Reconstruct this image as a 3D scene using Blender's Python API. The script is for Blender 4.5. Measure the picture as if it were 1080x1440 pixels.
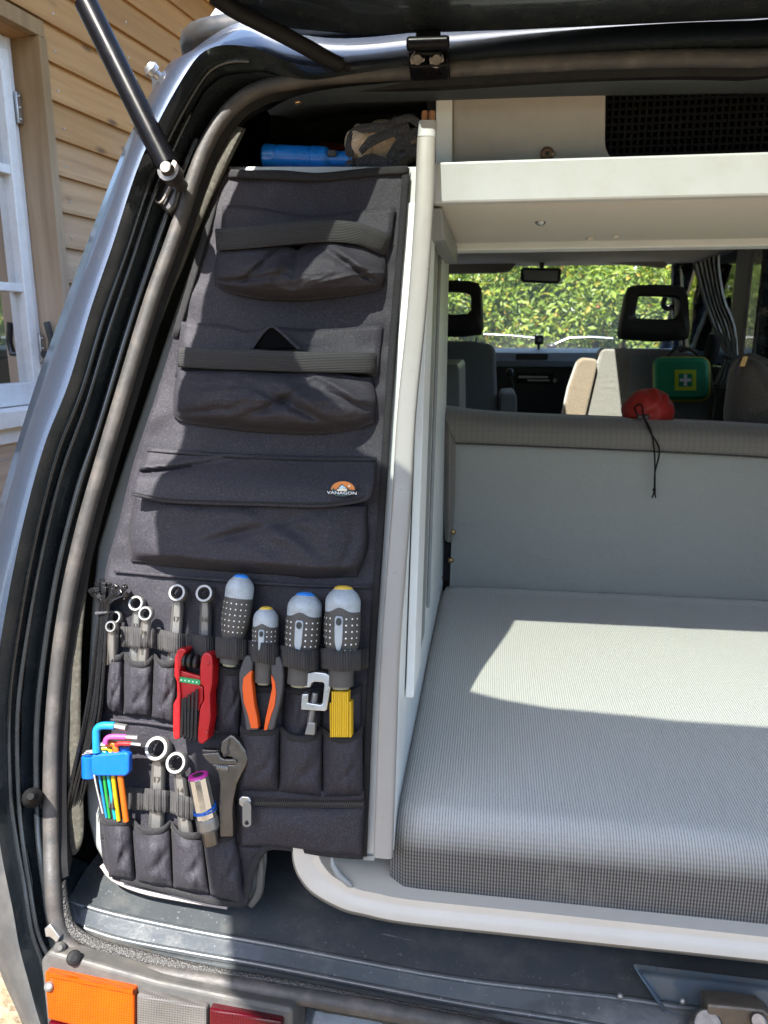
import bpy, math, random
from mathutils import Vector, Matrix, noise as mnoise
R_ = math.radians
random.seed(4)
for o in list(bpy.data.objects): bpy.data.objects.remove(o)
sc = bpy.context.scene
COL = sc.collection

# ------------------------------------------------------------------ camera
EYE = Vector((0, 0, 1.6)); YAW = R_(8.0); PITCH = R_(13.2); FPX = 1060.0
cd = bpy.data.cameras.new('camera'); cam = bpy.data.objects.new('camera', cd); COL.objects.link(cam)
cam.location = EYE; cam.rotation_euler = (R_(90) - PITCH, 0, YAW)
cd.sensor_fit = 'VERTICAL'; cd.sensor_height = 24.0; cd.lens = FPX / 1440 * 24.0
cd.clip_start = 0.02; cd.clip_end = 600
sc.camera = cam
cd.dof.use_dof = True; cd.dof.focus_distance = 1.02; cd.dof.aperture_fstop = cd.lens / 2.4

# ------------------------------------------------------------------ sky, sun, exposure
SUN_DIR = Vector((0.29, 1.0, -1.6)).normalized()
SUN_EL = math.asin(-SUN_DIR.z); SUN_AZ = math.atan2(-SUN_DIR.x, -SUN_DIR.y)
w = bpy.data.worlds.new('World'); sc.world = w; w.use_nodes = True
nt = w.node_tree; bg = nt.nodes['Background']
sky = nt.nodes.new('ShaderNodeTexSky'); sky.sky_type = 'NISHITA'; sky.sun_disc = False
sky.sun_elevation = SUN_EL; sky.sun_rotation = SUN_AZ % (2 * math.pi)
sky.air_density = 1.0; sky.dust_density = 1.6
nt.links.new(sky.outputs[0], bg.inputs[0]); bg.inputs[1].default_value = 0.15
sl = bpy.data.lights.new('sun', 'SUN'); sl.energy = 5.0; sl.angle = R_(0.55); sl.color = (1.0, 0.95, 0.87)
sun = bpy.data.objects.new('sun', sl); COL.objects.link(sun)
sun.rotation_euler = SUN_DIR.to_track_quat('-Z', 'Y').to_euler()
vs = sc.view_settings; vs.view_transform = 'Standard'; vs.look = 'None'; vs.exposure = 2.0; vs.gamma = 1.0
vs.use_curve_mapping = False
sc.cycles.max_bounces = 10; sc.cycles.transparent_max_bounces = 24
sc.cycles.caustics_reflective = False; sc.cycles.caustics_refractive = False

# ------------------------------------------------------------------ measuring helpers (metres, real depths)
CR = Vector((math.cos(YAW), math.sin(YAW), 0)); CH = Vector((-math.sin(YAW), math.cos(YAW), 0))
CF = CH * math.cos(PITCH) - Vector((0, 0, math.sin(PITCH))); CU = CH * math.sin(PITCH) + Vector((0, 0, math.cos(PITCH)))
def ray(x, y): return CF + CR * ((x - 540) / FPX) - CU * ((y - 720) / FPX)
TILT = R_(15)
TN = Vector((0, -math.cos(TILT), math.sin(TILT))); TV = Vector((0, math.sin(TILT), math.cos(TILT))); TX = Vector((1, 0, 0))
TO = EYE + ray(400, 750)
def tp(x, y, n=0.0):                       # a point of the tilted rear plane, n metres proud of it
    d = ray(x, y); return EYE + d * (((TO + TN * n - EYE).dot(TN)) / d.dot(TN))
def ax(x, y, a, v):
    d = ray(x, y); return EYE + d * ((v - EYE[a]) / d[a])
def hy(x, y, Y): return ax(x, y, 1, Y)
def hz(x, y, Z): return ax(x, y, 2, Z)
PX = 0.00094                                # metres per photograph pixel on the organiser
XC = 0.30                                   # the van's centre line

def nz(x, y, z=0.0): return mnoise.noise(Vector((x, y, z)))
def lerp(a, b, t): return a + (b - a) * t
def sstep(a, b, x):
    t = max(0.0, min(1.0, (x - a) / (b - a))); return t * t * (3 - 2 * t)
def polyat(pts, t):
    """point at fraction t of a polyline (2D tuples) by length"""
    L = [0.0]
    for i in range(len(pts) - 1): L.append(L[-1] + math.dist(pts[i], pts[i + 1]))
    d = t * L[-1]
    for i in range(len(pts) - 1):
        if d <= L[i + 1] or i == len(pts) - 2:
            k = 0 if L[i + 1] == L[i] else (d - L[i]) / (L[i + 1] - L[i])
            return tuple(lerp(a, b, k) for a, b in zip(pts[i], pts[i + 1]))
def cat(pts, m):
    """Catmull-Rom through pts (tuples or Vectors), m steps each"""
    V = [Vector(p) for p in pts]; out = []
    for i in range(len(V) - 1):
        p0 = V[i - 1] if i else V[0] * 2 - V[1]; p1, p2 = V[i], V[i + 1]
        p3 = V[i + 2] if i + 2 < len(V) else V[-1] * 2 - V[-2]
        for k in range(m):
            t = k / m
            out.append(0.5 * ((2 * p1) + (p2 - p0) * t + (2 * p0 - 5 * p1 + 4 * p2 - p3) * t * t + (3 * p1 - p0 - 3 * p2 + p3) * t ** 3))
    out.append(V[-1]); return out
def cat2(pts, m): return [(v.x, v.y) for v in cat([(p[0], p[1], 0) for p in pts], m)]

# ------------------------------------------------------------------ mesh builder
WL = {}
class MB:
    def __init__(s): s.v = []; s.f = []; s.m = []; s.uv = {}
    def add(s, vs, fs, m=0, uvs=None):
        b = len(s.v); s.v += [Vector(p) for p in vs]
        for f in fs: s.f.append(tuple(i + b for i in f)); s.m.append(m)
        if uvs:
            for i, u in enumerate(uvs): s.uv[b + i] = u
        return s
    def grid(s, rows, m=0, closed=False, uvs=None):
        nu = len(rows[0]); vs = [p for r in rows for p in r]; fs = []
        for j in range(len(rows) - 1):
            for i in range(nu if closed else nu - 1):
                k = (i + 1) % nu
                fs.append((j * nu + i, j * nu + k, (j + 1) * nu + k, (j + 1) * nu + i))
        return s.add(vs, fs, m, uvs)
    def box(s, c, x, y, z, m=0):
        c, x, y, z = map(Vector, (c, x, y, z))
        vs = [c + x * a + y * b + z * d for d in (-1, 1) for b in (-1, 1) for a in (-1, 1)]
        return s.add(vs, [(0, 2, 3, 1), (4, 5, 7, 6), (0, 1, 5, 4), (2, 6, 7, 3), (0, 4, 6, 2), (1, 3, 7, 5)], m)
    def bb(s, x0, x1, y0, y1, z0, z1, m=0):
        return s.box(((x0 + x1) / 2, (y0 + y1) / 2, (z0 + z1) / 2), (abs(x1 - x0) / 2, 0, 0), (0, abs(y1 - y0) / 2, 0), (0, 0, abs(z1 - z0) / 2), m)
    def tube(s, pts, r, seg=8, closed=False, cap=True, m=0, up=None, ry=None, se=1.0):
        sg = lambda c_: math.copysign(abs(c_) ** se, c_)
        P = [Vector(p) for p in pts]; n = len(P); rows = []
        rr = r if isinstance(r, (list, tuple)) else [r] * n
        T = []
        for i in range(n):
            a = P[i - 1] if (i or closed) else P[0]; b = P[(i + 1) % n] if (i < n - 1 or closed) else P[-1]
            T.append((b - a).normalized())
        u = Vector(up) if up else (Vector((0, 0, 1)) if abs(T[0].z) < .9 else Vector((1, 0, 0)))
        u = (u - T[0] * u.dot(T[0])).normalized()
        for i in range(n):
            u = (Vector(up) if up else u); u = (u - T[i] * u.dot(T[i])).normalized(); w_ = T[i].cross(u)
            q = ry / r if (ry and not isinstance(r, (list, tuple))) else 1.0
            rows.append([P[i] + (u * sg(math.sin(2 * math.pi * k / seg)) * q + w_ * sg(math.cos(2 * math.pi * k / seg))) * rr[i] for k in range(seg)])
        if closed: rows.append(rows[0])
        s.grid(rows, m, True)
        if cap and not closed:
            s.add(rows[0], [tuple(range(seg))[::-1]], m); s.add(rows[-1], [tuple(range(seg))], m)
        return s
    def cyl(s, a, b, r, r2=None, seg=16, m=0): return s.tube([a, b], [r, r if r2 is None else r2], seg, m=m)
    def lathe(s, a, b, prof, seg=24, m=0, sq=None, up=None):
        """prof: (t along a-b, radius, material)"""
        a, b = Vector(a), Vector(b); T = (b - a).normalized()
        u = Vector(up) if up else (Vector((0, 0, 1)) if abs(T.z) < .9 else Vector((1, 0, 0)))
        u = (u - T * u.dot(T)).normalized(); w_ = T.cross(u); k0 = 1.0 if sq is None else sq
        rows = [[a + (b - a) * p[0] + (w_ * math.cos(2 * math.pi * k / seg) + u * math.sin(2 * math.pi * k / seg) * k0) * p[1] for k in range(seg)] for p in prof]
        for i in range(len(rows) - 1): s.grid(rows[i:i + 2], prof[i][2] if len(prof[i]) > 2 else m, True)
        s.add(rows[0], [tuple(range(seg))[::-1]], prof[0][2] if len(prof[0]) > 2 else m)
        s.add(rows[-1], [tuple(range(seg))], prof[-1][2] if len(prof[-1]) > 2 else m)
        return s
    def prism(s, front, d, m=0, side=None):
        n = len(front); F = [Vector(p) for p in front]; d = Vector(d)
        s.add(F, [tuple(range(n))], m); s.add([p + d for p in F], [tuple(range(n))[::-1]], m)
        return s.add(F + [p + d for p in F], [(i, i + n, (i + 1) % n + n, (i + 1) % n) for i in range(n)], m if side is None else side)
    def pp(s, px, n, depth, m=0): return s.prism([tp(x, y, n) for x, y in px], TN * -depth, m)
    def ell(s, c, x, y, z, seg=16, rings=10, m=0, fn=None):
        c, x, y, z = map(Vector, (c, x, y, z)); rows = []
        for j in range(rings + 1):
            a = math.pi * j / rings - math.pi / 2
            row = []
            for i in range(seg):
                b = 2 * math.pi * i / seg; d = Vector((math.cos(a) * math.cos(b), math.cos(a) * math.sin(b), math.sin(a)))
                k = fn(d) if fn else 1.0
                row.append(c + (x * d.x + y * d.y + z * d.z) * k)
            rows.append(row)
        return s.grid(rows, m, True)
    def build(s, name, mats, parent=None, smooth=40, bevel=0, bseg=2, solid=0, off=-1, subd=0, weld=False, kind=None, label=None, origin=None):
        if not isinstance(mats, (list, tuple)): mats = [mats]
        me = bpy.data.meshes.new(name)
        if origin is None:
            lo = [min(p[k] for p in s.v) for k in range(3)]; hi = [max(p[k] for p in s.v) for k in range(3)]
            origin = Vector(((lo[0] + hi[0]) / 2, (lo[1] + hi[1]) / 2, lo[2]))
        me.from_pydata([p - origin for p in s.v], [], s.f)
        for m_ in mats: me.materials.append(m_)
        me.polygons.foreach_set('material_index', s.m)
        if s.uv:
            l = me.uv_layers.new(name='UVMap')
            for lp in me.loops: l.data[lp.index].uv = s.uv.get(lp.vertex_index, (0, 0))
        if weld or bevel:
            import bmesh
            bm = bmesh.new(); bm.from_mesh(me)
            bmesh.ops.remove_doubles(bm, verts=bm.verts, dist=1e-5)
            bmesh.ops.recalc_face_normals(bm, faces=bm.faces); bm.to_mesh(me); bm.free()
        if smooth:
            me.shade_smooth(); me.set_sharp_from_angle(angle=R_(smooth))
        me.update()
        o = bpy.data.objects.new(name, me); COL.objects.link(o)
        o.location = origin - (WL[parent.name] if parent else Vector((0, 0, 0)))
        if parent: o.parent = parent
        WL[o.name] = Vector(origin)
        if solid:
            k = o.modifiers.new('thickness', 'SOLIDIFY'); k.thickness = solid; k.offset = off
        if bevel:
            k = o.modifiers.new('edge', 'BEVEL'); k.width = bevel; k.segments = bseg; k.limit_method = 'ANGLE'; k.angle_limit = R_(35)
        if subd:
            k = o.modifiers.new('soft', 'SUBSURF'); k.levels = subd; k.render_levels = subd
        if kind: o['kind'] = kind
        if label: o['label'] = label
        return o
def empty(name, loc, parent=None):
    o = bpy.data.objects.new(name, None); COL.objects.link(o); o.empty_display_size = 0.05
    WL[o.name] = Vector(loc); o.location = Vector(loc) - (WL[parent.name] if parent else Vector((0, 0, 0)))
    if parent: o.parent = parent
    return o
def tag(o, label=None, cat_=None, group=None, kind=None):
    if label: o['label'] = label
    if cat_: o['category'] = cat_
    if group: o['group'] = group
    if kind: o['kind'] = kind
    return o
def text_mb(txt, size, O, X, Y, depth, m=0, mb=None):
    cu = bpy.data.curves.new('t', 'FONT'); cu.body = txt; cu.size = size; cu.align_x = 'CENTER'; cu.align_y = 'CENTER'; cu.resolution_u = 2
    cu.extrude = depth / 2
    ob = bpy.data.objects.new('t', cu); COL.objects.link(ob)
    dg = bpy.context.evaluated_depsgraph_get(); me = ob.evaluated_get(dg).to_mesh()
    Z = X.cross(Y); mb = mb or MB()
    mb.add([O + X * v.co.x + Y * v.co.y + Z * v.co.z for v in me.vertices], [tuple(p.vertices) for p in me.polygons], m)
    ob.evaluated_get(dg).to_mesh_clear(); bpy.data.objects.remove(ob); bpy.data.curves.remove(cu)
    return mb

# ------------------------------------------------------------------ materials
MATS = {}
class NT:
    def __init__(s, name):
        s.mat = bpy.data.materials.new(name); s.mat.use_nodes = True; s.t = s.mat.node_tree; s.t.nodes.clear()
        s.out = s.n('OutputMaterial'); s.b = s.n('BsdfPrincipled'); s.l(s.b.outputs[0], s.out.inputs[0])
        s.tc = s.n('TexCoord')
    def n(s, t, **kw):
        nd = s.t.nodes.new('ShaderNode' + t)
        for k, v in kw.items(): setattr(nd, k, v)
        return nd
    def l(s, a, b): s.t.links.new(a, b)
    def set(s, **kw):
        for k, v in kw.items():
            i = s.b.inputs[k.replace('_', ' ')]
            i.default_value = (*v, 1) if (hasattr(v, '__len__') and len(v) == 3 and i.type == 'RGBA') else v
    def noise(s, scale, detail=3, rough=.55, vec=None, dim=None):
        nd = s.n('TexNoise'); nd.inputs['Scale'].default_value = scale; nd.inputs['Detail'].default_value = detail; nd.inputs['Roughness'].default_value = rough
        s.l(vec or s.tc.outputs['Object'], nd.inputs['Vector']); return nd.outputs['Fac']
    def ramp(s, fac, stops):
        nd = s.n('ValToRGB'); e = nd.color_ramp.elements
        while len(e) < len(stops): e.new(.5)
        for k, (p, c) in enumerate(stops):
            e[k].position = p; e[k].color = (*c, 1) if hasattr(c, '__len__') else (c, c, c, 1)
        s.l(fac, nd.inputs[0]); return nd.outputs[0]
    def mix(s, fac, a, b, mode='MIX'):
        nd = s.n('Mix', data_type='RGBA', blend_type=mode)
        for v, i in ((fac, 0), (a, 6), (b, 7)):
            if hasattr(v, 'links'): s.l(v, nd.inputs[i])
            else: nd.inputs[i].default_value = v if i == 0 else (*v, 1)
        return nd.outputs[2]
    def math(s, op, a, b=None):
        nd = s.n('Math', operation=op)
        for v, i in ((a, 0), (b, 1)):
            if v is None: continue
            if hasattr(v, 'links'): s.l(v, nd.inputs[i])
            else: nd.inputs[i].default_value = v
        return nd.outputs[0]
    def mapping(s, scale, src='Object', rot=(0, 0, 0)):
        nd = s.n('Mapping'); nd.inputs['Scale'].default_value = scale; nd.inputs['Rotation'].default_value = rot; s.l(s.tc.outputs[src], nd.inputs[0]); return nd.outputs[0]
    def bump(s, h, dist=.001, strength=1.0, prev=None):
        nd = s.n('Bump'); nd.inputs['Distance'].default_value = dist; nd.inputs['Strength'].default_value = strength; s.l(h, nd.inputs['Height'])
        if prev: s.l(prev, nd.inputs['Normal'])
        s.l(nd.outputs[0], s.b.inputs['Normal']); return nd.outputs[0]
    def wave(s, scale, direction='X', dist=0.0, src=None):
        nd = s.n('TexWave', wave_type='BANDS', bands_direction=direction); nd.inputs['Scale'].default_value = scale; nd.inputs['Distortion'].default_value = dist
        s.l(src or s.tc.outputs['Object'], nd.inputs['Vector']); return nd.outputs['Fac']
def mat(name, col, rough=.5, metal=0.0, var=.15, vs_=30, bump=0.0, bs=400, coat=0.0, spec=.5, grime=None, gs=8, dirt=.35):
    k = NT(name); c = Vector(col)
    f = k.noise(vs_, 4)
    base = k.mix(f, tuple(c * (1 - var)), tuple(c * (1 + var)))
    if grime:
        g = k.ramp(k.noise(gs, 6, .65), [(.45, 0), (.75, dirt)])
        base = k.mix(g, base, grime)
    k.l(base, k.b.inputs['Base Color'])
    rr = k.ramp(k.noise(vs_ * 1.7, 5), [(.3, max(0, rough - .08)), (.7, min(1, rough + .08))]); k.l(rr, k.b.inputs['Roughness'])
    k.set(Metallic=metal); k.b.inputs['Specular IOR Level'].default_value = spec; k.b.inputs['Coat Weight'].default_value = coat
    k.b.inputs['Coat Roughness'].default_value = .06
    if bump: k.bump(k.noise(bs, 3), bump)
    MATS[name] = k.mat; return k.mat

def paint_mat():
    k = NT('dark metallic car paint')
    vor = k.n('TexVoronoi'); vor.inputs['Scale'].default_value = 1300; k.l(k.tc.outputs['Object'], vor.inputs['Vector'])
    fl = k.ramp(vor.outputs['Color'], [(.1, (.028, .042, .072)), (.9, (.05, .068, .104))])
    g = k.ramp(k.noise(7, 6, .7), [(.5, 0), (.8, .35)])
    k.l(k.mix(g, fl, (.14, .145, .15)), k.b.inputs['Base Color'])
    k.set(Metallic=.65, Roughness=.40); k.b.inputs['Coat Weight'].default_value = .7; k.b.inputs['Coat Roughness'].default_value = .07
    nm = k.n('Bump'); nm.inputs['Distance'].default_value = .0004; nm.inputs['Strength'].default_value = .2; k.l(vor.outputs['Distance'], nm.inputs['Height']); k.l(nm.outputs[0], k.b.inputs['Normal'])
    return k.mat
PAINT = paint_mat()
def jamb_mat():
    k = NT('dark jamb paint')
    f = k.noise(12, 5); c = k.mix(f, (.012, .018, .022), (.03, .038, .045))
    sc_ = k.mapping((6, 6, 90)); s_ = k.ramp(k.noise(1.0, 6, .75, sc_), [(.62, 0), (.72, .55)])
    d = k.ramp(k.noise(40, 6, .7), [(.55, 0), (.8, .5)])
    c = k.mix(d, c, (.09, .085, .08)); k.l(k.mix(s_, c, (.06, .065, .07)), k.b.inputs['Base Color'])
    k.l(k.ramp(k.noise(20, 5), [(.3, .16), (.75, .38)]), k.b.inputs['Roughness']); k.set(Metallic=.25); k.b.inputs['Coat Weight'].default_value = .7
    k.bump(k.noise(45, 4), .0009)
    return k.mat
JAMB = jamb_mat(); GUTTER = mat('glossy black gutter seal', (.012, .014, .017), .25, var=.3, coat=.4)
def sill_mat():
    k = NT('worn sill paint')
    f = k.noise(14, 5); c = k.mix(f, (.042, .05, .056), (.065, .072, .078))
    sp = k.ramp(k.noise(220, 3, .5), [(.66, 0), (.72, .8)]); c = k.mix(sp, c, (.16, .165, .165))
    st = k.mapping((14, 160, 14), rot=(0, 0, .35)); scr = k.ramp(k.noise(1, 3, .5, st), [(.70, 0), (.74, .7)])
    c = k.mix(scr, c, (.22, .23, .24)); d = k.ramp(k.noise(18, 6, .7), [(.5, 0), (.75, .5)])
    k.l(k.mix(d, c, (.13, .128, .12)), k.b.inputs['Base Color'])
    k.l(k.ramp(d, [(0, .28), (.6, .55)]), k.b.inputs['Roughness']); k.set(Metallic=.2); k.b.inputs['Coat Weight'].default_value = .25
    k.bump(k.noise(90, 4), .0005)
    return k.mat
SILL = sill_mat()
RUBBER = mat('dusty rubber', (.036, .035, .035), .6, var=.25, vs_=60, bump=.0005, bs=250, grime=(.115, .10, .088), gs=26, dirt=.7)
BLACK = mat('black rubber', (.006, .006, .007), .65, spec=.2, var=.3, vs_=40, bump=.0004, bs=300)
BLACKP = mat('black plastic', (.02, .02, .022), .38, var=.2, vs_=40)
DARKINT = mat('dark interior lining', (.012, .014, .017), .8, var=.3, vs_=20)
STEEL = mat('satin chrome steel', (.235, .235, .23), .42, .7, var=.08, vs_=60, grime=(.22, .21, .20), gs=18, dirt=.3)
DSTEEL = mat('dark phosphated steel', (.14, .13, .12), .36, .9, var=.2, vs_=80, grime=(.06, .05, .04), gs=40, dirt=.7, bump=.0003, bs=260)
CHROME = mat('bright chrome', (.50, .52, .55), .12, 1.0, var=.05, vs_=50)
GALV = mat('galvanised metal', (.45, .45, .45), .35, .9, var=.2, vs_=60)
BRASS = mat('brass', (.45, .3, .13), .35, .9, var=.15, vs_=80)
def fabric(name, col, sheen=.25, weave=1400, var=.5, rough=.85, spec=.35, wrinkle=.002):
    k = NT(name); c = Vector(col)
    f = k.noise(weave * .55, 2, .6); g = k.noise(9, 4)
    base = k.ramp(f, [(.34, tuple(c * (1 - var))), (.55, tuple(c)), (.72, tuple(c * (1 + 2.4 * var)))])
    k.l(k.mix(k.math('MULTIPLY', g, .4), base, tuple(c * 1.15)), k.b.inputs['Base Color']); k.set(Roughness=rough)
    k.b.inputs['Specular IOR Level'].default_value = spec
    k.b.inputs['Sheen Weight'].default_value = sheen; k.b.inputs['Sheen Roughness'].default_value = .45
    b1 = k.bump(k.noise(weave, 2), .0004, .6); b2 = k.bump(k.noise(55, 4), .0022, .5, b1)
    rn = k.n('TexNoise', noise_type='RIDGED_MULTIFRACTAL'); rn.inputs['Scale'].default_value = 11; rn.inputs['Detail'].default_value = 2; rn.inputs['Distortion'].default_value = .6; k.l(k.mapping((1, 1, 1.8)), rn.inputs['Vector']); k.bump(rn.outputs['Fac'], wrinkle, .6, b2)
    return k.mat
CORDURA = fabric('black woven polyester', (.0255, .0242, .0310), sheen=.02, weave=800, var=.38, rough=.66, spec=.25)
BINDING = fabric('black binding tape', (.0125, .0125, .0145), sheen=.04, weave=900)
def web_mat(name, col, scale, d='X'):
    k = NT(name); c = Vector(col); wv = k.wave(scale, d, .4, k.tc.outputs['UV'])
    k.l(k.mix(wv, tuple(c * .45), tuple(c * 1.35)), k.b.inputs['Base Color']); k.set(Roughness=.75)
    k.b.inputs['Sheen Weight'].default_value = .06
    b1 = k.bump(wv, .0008); k.bump(k.noise(900, 2), .0004, .6, b1); return k.mat
WEBBING = web_mat('ribbed black webbing', (.022, .021, .023), 90, 'X')
ELASTIC = web_mat('ribbed black elastic', (.018, .018, .0195), 150, 'Y')
ZIPM = web_mat('zip teeth', (.03, .03, .033), 110, 'X')
WHITE = mat('cream white plastic', (.47, .495, .50), .42, var=.05, vs_=25, grime=(.38, .37, .33), gs=30, dirt=.35)
POLEM = mat('white pole', (.27, .262, .245), .35, var=.04, vs_=40, grime=(.25, .24, .23), gs=22, dirt=.3)
TRAY = mat('cream painted tray', (.46, .435, .385), .38, var=.03, vs_=20, grime=(.34, .30, .25), gs=9, dirt=.3, coat=.2)
GREYP = mat('light grey cabinet laminate', (.74, .78, .77), .45, var=.05, vs_=20, bump=.0001, bs=300, grime=(.52, .53, .51), gs=9, dirt=.4)
GREYD = mat('grey cabinet edge', (.22, .235, .235), .4, var=.08, vs_=20)
ALU = mat('aluminium profile', (.5, .52, .53), .3, .8, var=.06, vs_=30)
TAUPE = mat('taupe fibreboard', (.39, .37, .335), .75, var=.09, vs_=60, bump=.0002, bs=500)
BEIGEB = mat('beige ceiling board', (.55, .535, .475), .8, var=.05, vs_=60, bump=.0003, bs=400)
HEADL = mat('pale headliner', (.42, .41, .38), .85, var=.05, vs_=30)
def bench_mat(nm='ribbed grey bench fabric', stops=[(.06, (.13, .13, .125)), (.5, (.385, .385, .362)), (1.0, (.47, .47, .445))], shn=.55):
    k = NT(nm)
    m1 = k.mapping((1, 1, 1)); w1 = k.wave(84, 'X', .35, m1); w2 = k.wave(74, 'Y', .3, m1); w3 = k.wave(60, 'Z', .5, m1); grain = k.noise(420, 2)
    h = k.math('ADD', w1, k.math('MULTIPLY', grain, .6))
    c = k.ramp(h, stops)
    sx = k.n('SeparateXYZ'); k.l(k.tc.outputs['Object'], sx.inputs[0]); zf = k.ramp(sx.outputs[2], [(.10, 1), (.141, 0)])  # zf: front face darkened by height, its shade put into the colour
    hf = k.math('MULTIPLY', w1, k.math('ADD', k.math('MULTIPLY', w3, .6), .4)); front_shade = k.ramp(hf, [(.1, (.03, .029, .028)), (.5, (.14, .135, .128)), (1.0, (.20, .195, .185))]); c = k.mix(zf, c, front_shade)
    st = k.ramp(k.noise(7, 6, .7), [(.55, 0), (.8, .35)]); c = k.mix(st, c, (.38, .355, .32))
    k.l(c, k.b.inputs['Base Color']); k.set(Roughness=.9); k.b.inputs['Sheen Weight'].default_value = shn * .7; k.b.inputs['Sheen Roughness'].default_value = .35
    b1 = k.bump(h, .0008, .8); k.bump(k.noise(700, 2), .0005, .5, b1); return k.mat
BENCH = bench_mat(); BENCHF = bench_mat('ribbed grey bench shaded front', [(.06, (.05, .05, .05)), (.55, (.25, .25, .24)), (1.0, (.34, .34, .325))], .2)  # BENCHF: copy of the fabric with the front's shade in its colour
def band_mat():
    k = NT('check grey bench fabric')
    w1 = k.wave(24, 'X', .2); w2 = k.wave(24, 'Z', .2)
    h = k.math('MAXIMUM', k.ramp(w1, [(.85, 0), (.95, 1)]), k.ramp(w2, [(.88, 0), (.97, .6)]))
    c = k.mix(k.noise(500, 2), (.15, .138, .122), (.21, .193, .17)); k.l(k.mix(k.math('MULTIPLY', h, .32), c, (.09, .082, .075)), k.b.inputs['Base Color'])
    k.set(Roughness=.9); k.b.inputs['Sheen Weight'].default_value = .3; k.bump(k.noise(600, 2), .0006); return k.mat
BAND = band_mat()
SEATB = fabric('grey seat velour', (.23, .215, .20), sheen=.5, weave=500, var=.2)
SEATD = fabric('dark grey seat back', (.19, .20, .21), sheen=.15, weave=500, var=.2)
BACKP = fabric('smooth grey backrest lining', (.30, .305, .285), sheen=.05, weave=700, var=.05, wrinkle=.004)
ARMR = fabric('tan armrest velour', (.26, .20, .15), sheen=.5, weave=400, var=.2)
DASH = mat('blue grey dashboard', (.27, .31, .38), .5, var=.1, vs_=20, bump=.0004, bs=250)
CURT = fabric('striped grey curtain', (.21, .22, .225), sheen=.2, weave=300, var=.3)
REDN = fabric('red ripstop nylon', (.30, .018, .012), sheen=.1, weave=700, var=.12, rough=.5)
GREENB = mat('green shell fabric', (.01, .24, .115), .55, var=.08, vs_=60, bump=.0003, bs=600)
LIME = mat('lime yellow print', (.6, .66, .03), .5, var=.03)
YELLOWP = mat('yellow piping', (.6, .5, .04), .5, var=.05)
WHITEP = mat('white print', (.75, .77, .77), .5, var=.03)
PACKM = fabric('grey brown backpack fabric', (.085, .075, .068), sheen=.3, weave=500, var=.3)
TRIMF = fabric('olive grey trim fabric', (.05, .048, .038), sheen=.1, weave=350, var=.35)
BEIGEC = fabric('beige canvas', (.50, .41, .32), sheen=.2, weave=500, var=.2)
STRAPM = fabric('dark grey strap', (.045, .045, .05), sheen=.2, weave=600)
BLUET = mat('blue torch plastic', (.006, .17, .62), .3, var=.06, vs_=40, coat=.3)
BLUEH = mat('blue holder plastic', (.002, .085, .42), .33, var=.06, vs_=60)
REDP = mat('red plastic', (.38, .006, .009), .36, var=.08, vs_=60, bump=.0001, bs=300)
ORANGE = mat('orange grip', (.62, .085, .003), .45, var=.06, vs_=80)
DGRIP = mat('dark grey grip', (.045, .045, .048), .55, var=.15, vs_=80, bump=.0002, bs=500)
LGREY = mat('light blue grey handle', (.34, .39, .43), .4, var=.1, vs_=60, grime=(.16, .15, .13), gs=70, dirt=.55)
RGRIP = mat('dark rubber grip', (.055, .052, .048), .6, var=.2, vs_=90, bump=.0002, bs=500)
BLUEC = mat('blue handle cap', (.03, .22, .68), .4, var=.08, vs_=90)
YELC = mat('yellow handle cap', (.68, .46, .06), .42, var=.12, vs_=90)
RULEM = mat('yellow rule', (.55, .34, .004), .45, var=.08, vs_=90)
COPPER = mat('copper brown rod', (.36, .17, .075), .45, .2, var=.15, vs_=60)
MAGENTA = mat('magenta lining', (.45, .025, .28), .5, var=.08, vs_=80)
TIEM = mat('black nylon', (.008, .008, .009), .3, var=.2, vs_=90, spec=.3)
HEADR = mat('black headrest vinyl', (.016, .016, .018), .5, var=.15, bump=.0004, bs=300)
GRILLE = mat('black grille', (.004, .0045, .005), .7, var=.2, spec=.15)
CAVITY = mat('near black cavity', (.003, .003, .0035), .95, var=.2, spec=.05)  # shade of the pouch mouth put into colour; also backs the speaker
STRUTM = mat('black strut paint', (.003, .003, .004), .3, var=.2, spec=.12)
def col(name, c): return mat(name, tuple(.55 * x for x in c), .35, var=.06, vs_=90)
def lens_mat(name, c):
    k = NT(name); w1 = k.wave(95, 'X'); w2 = k.wave(120, 'Z'); h = k.math('ADD', w1, w2)
    cc = Vector(c); cb = k.mix(k.noise(14, 3), tuple(cc * .35), tuple(cc * 1.3)); k.l(k.mix(k.ramp(h, [(.25, .55), (1.2, 0)]), cb, tuple(cc * .25)), k.b.inputs['Base Color'])
    k.set(Roughness=.16); k.b.inputs['Coat Weight'].default_value = .15; k.b.inputs['Specular IOR Level'].default_value = .25
    k.bump(h, .0004, .6); return k.mat
AMBER = lens_mat('amber ribbed lens', (.50, .066, .0006)); CLEARL = lens_mat('clear ribbed lens', (.11, .104, .10)); REDL = lens_mat('red ribbed lens', (.065, .002, .006))
HOUSING = mat('dusty lamp housing', (.055, .054, .052), .6, var=.2, vs_=40, grime=(.12, .11, .095), gs=25, dirt=.6)
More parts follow.
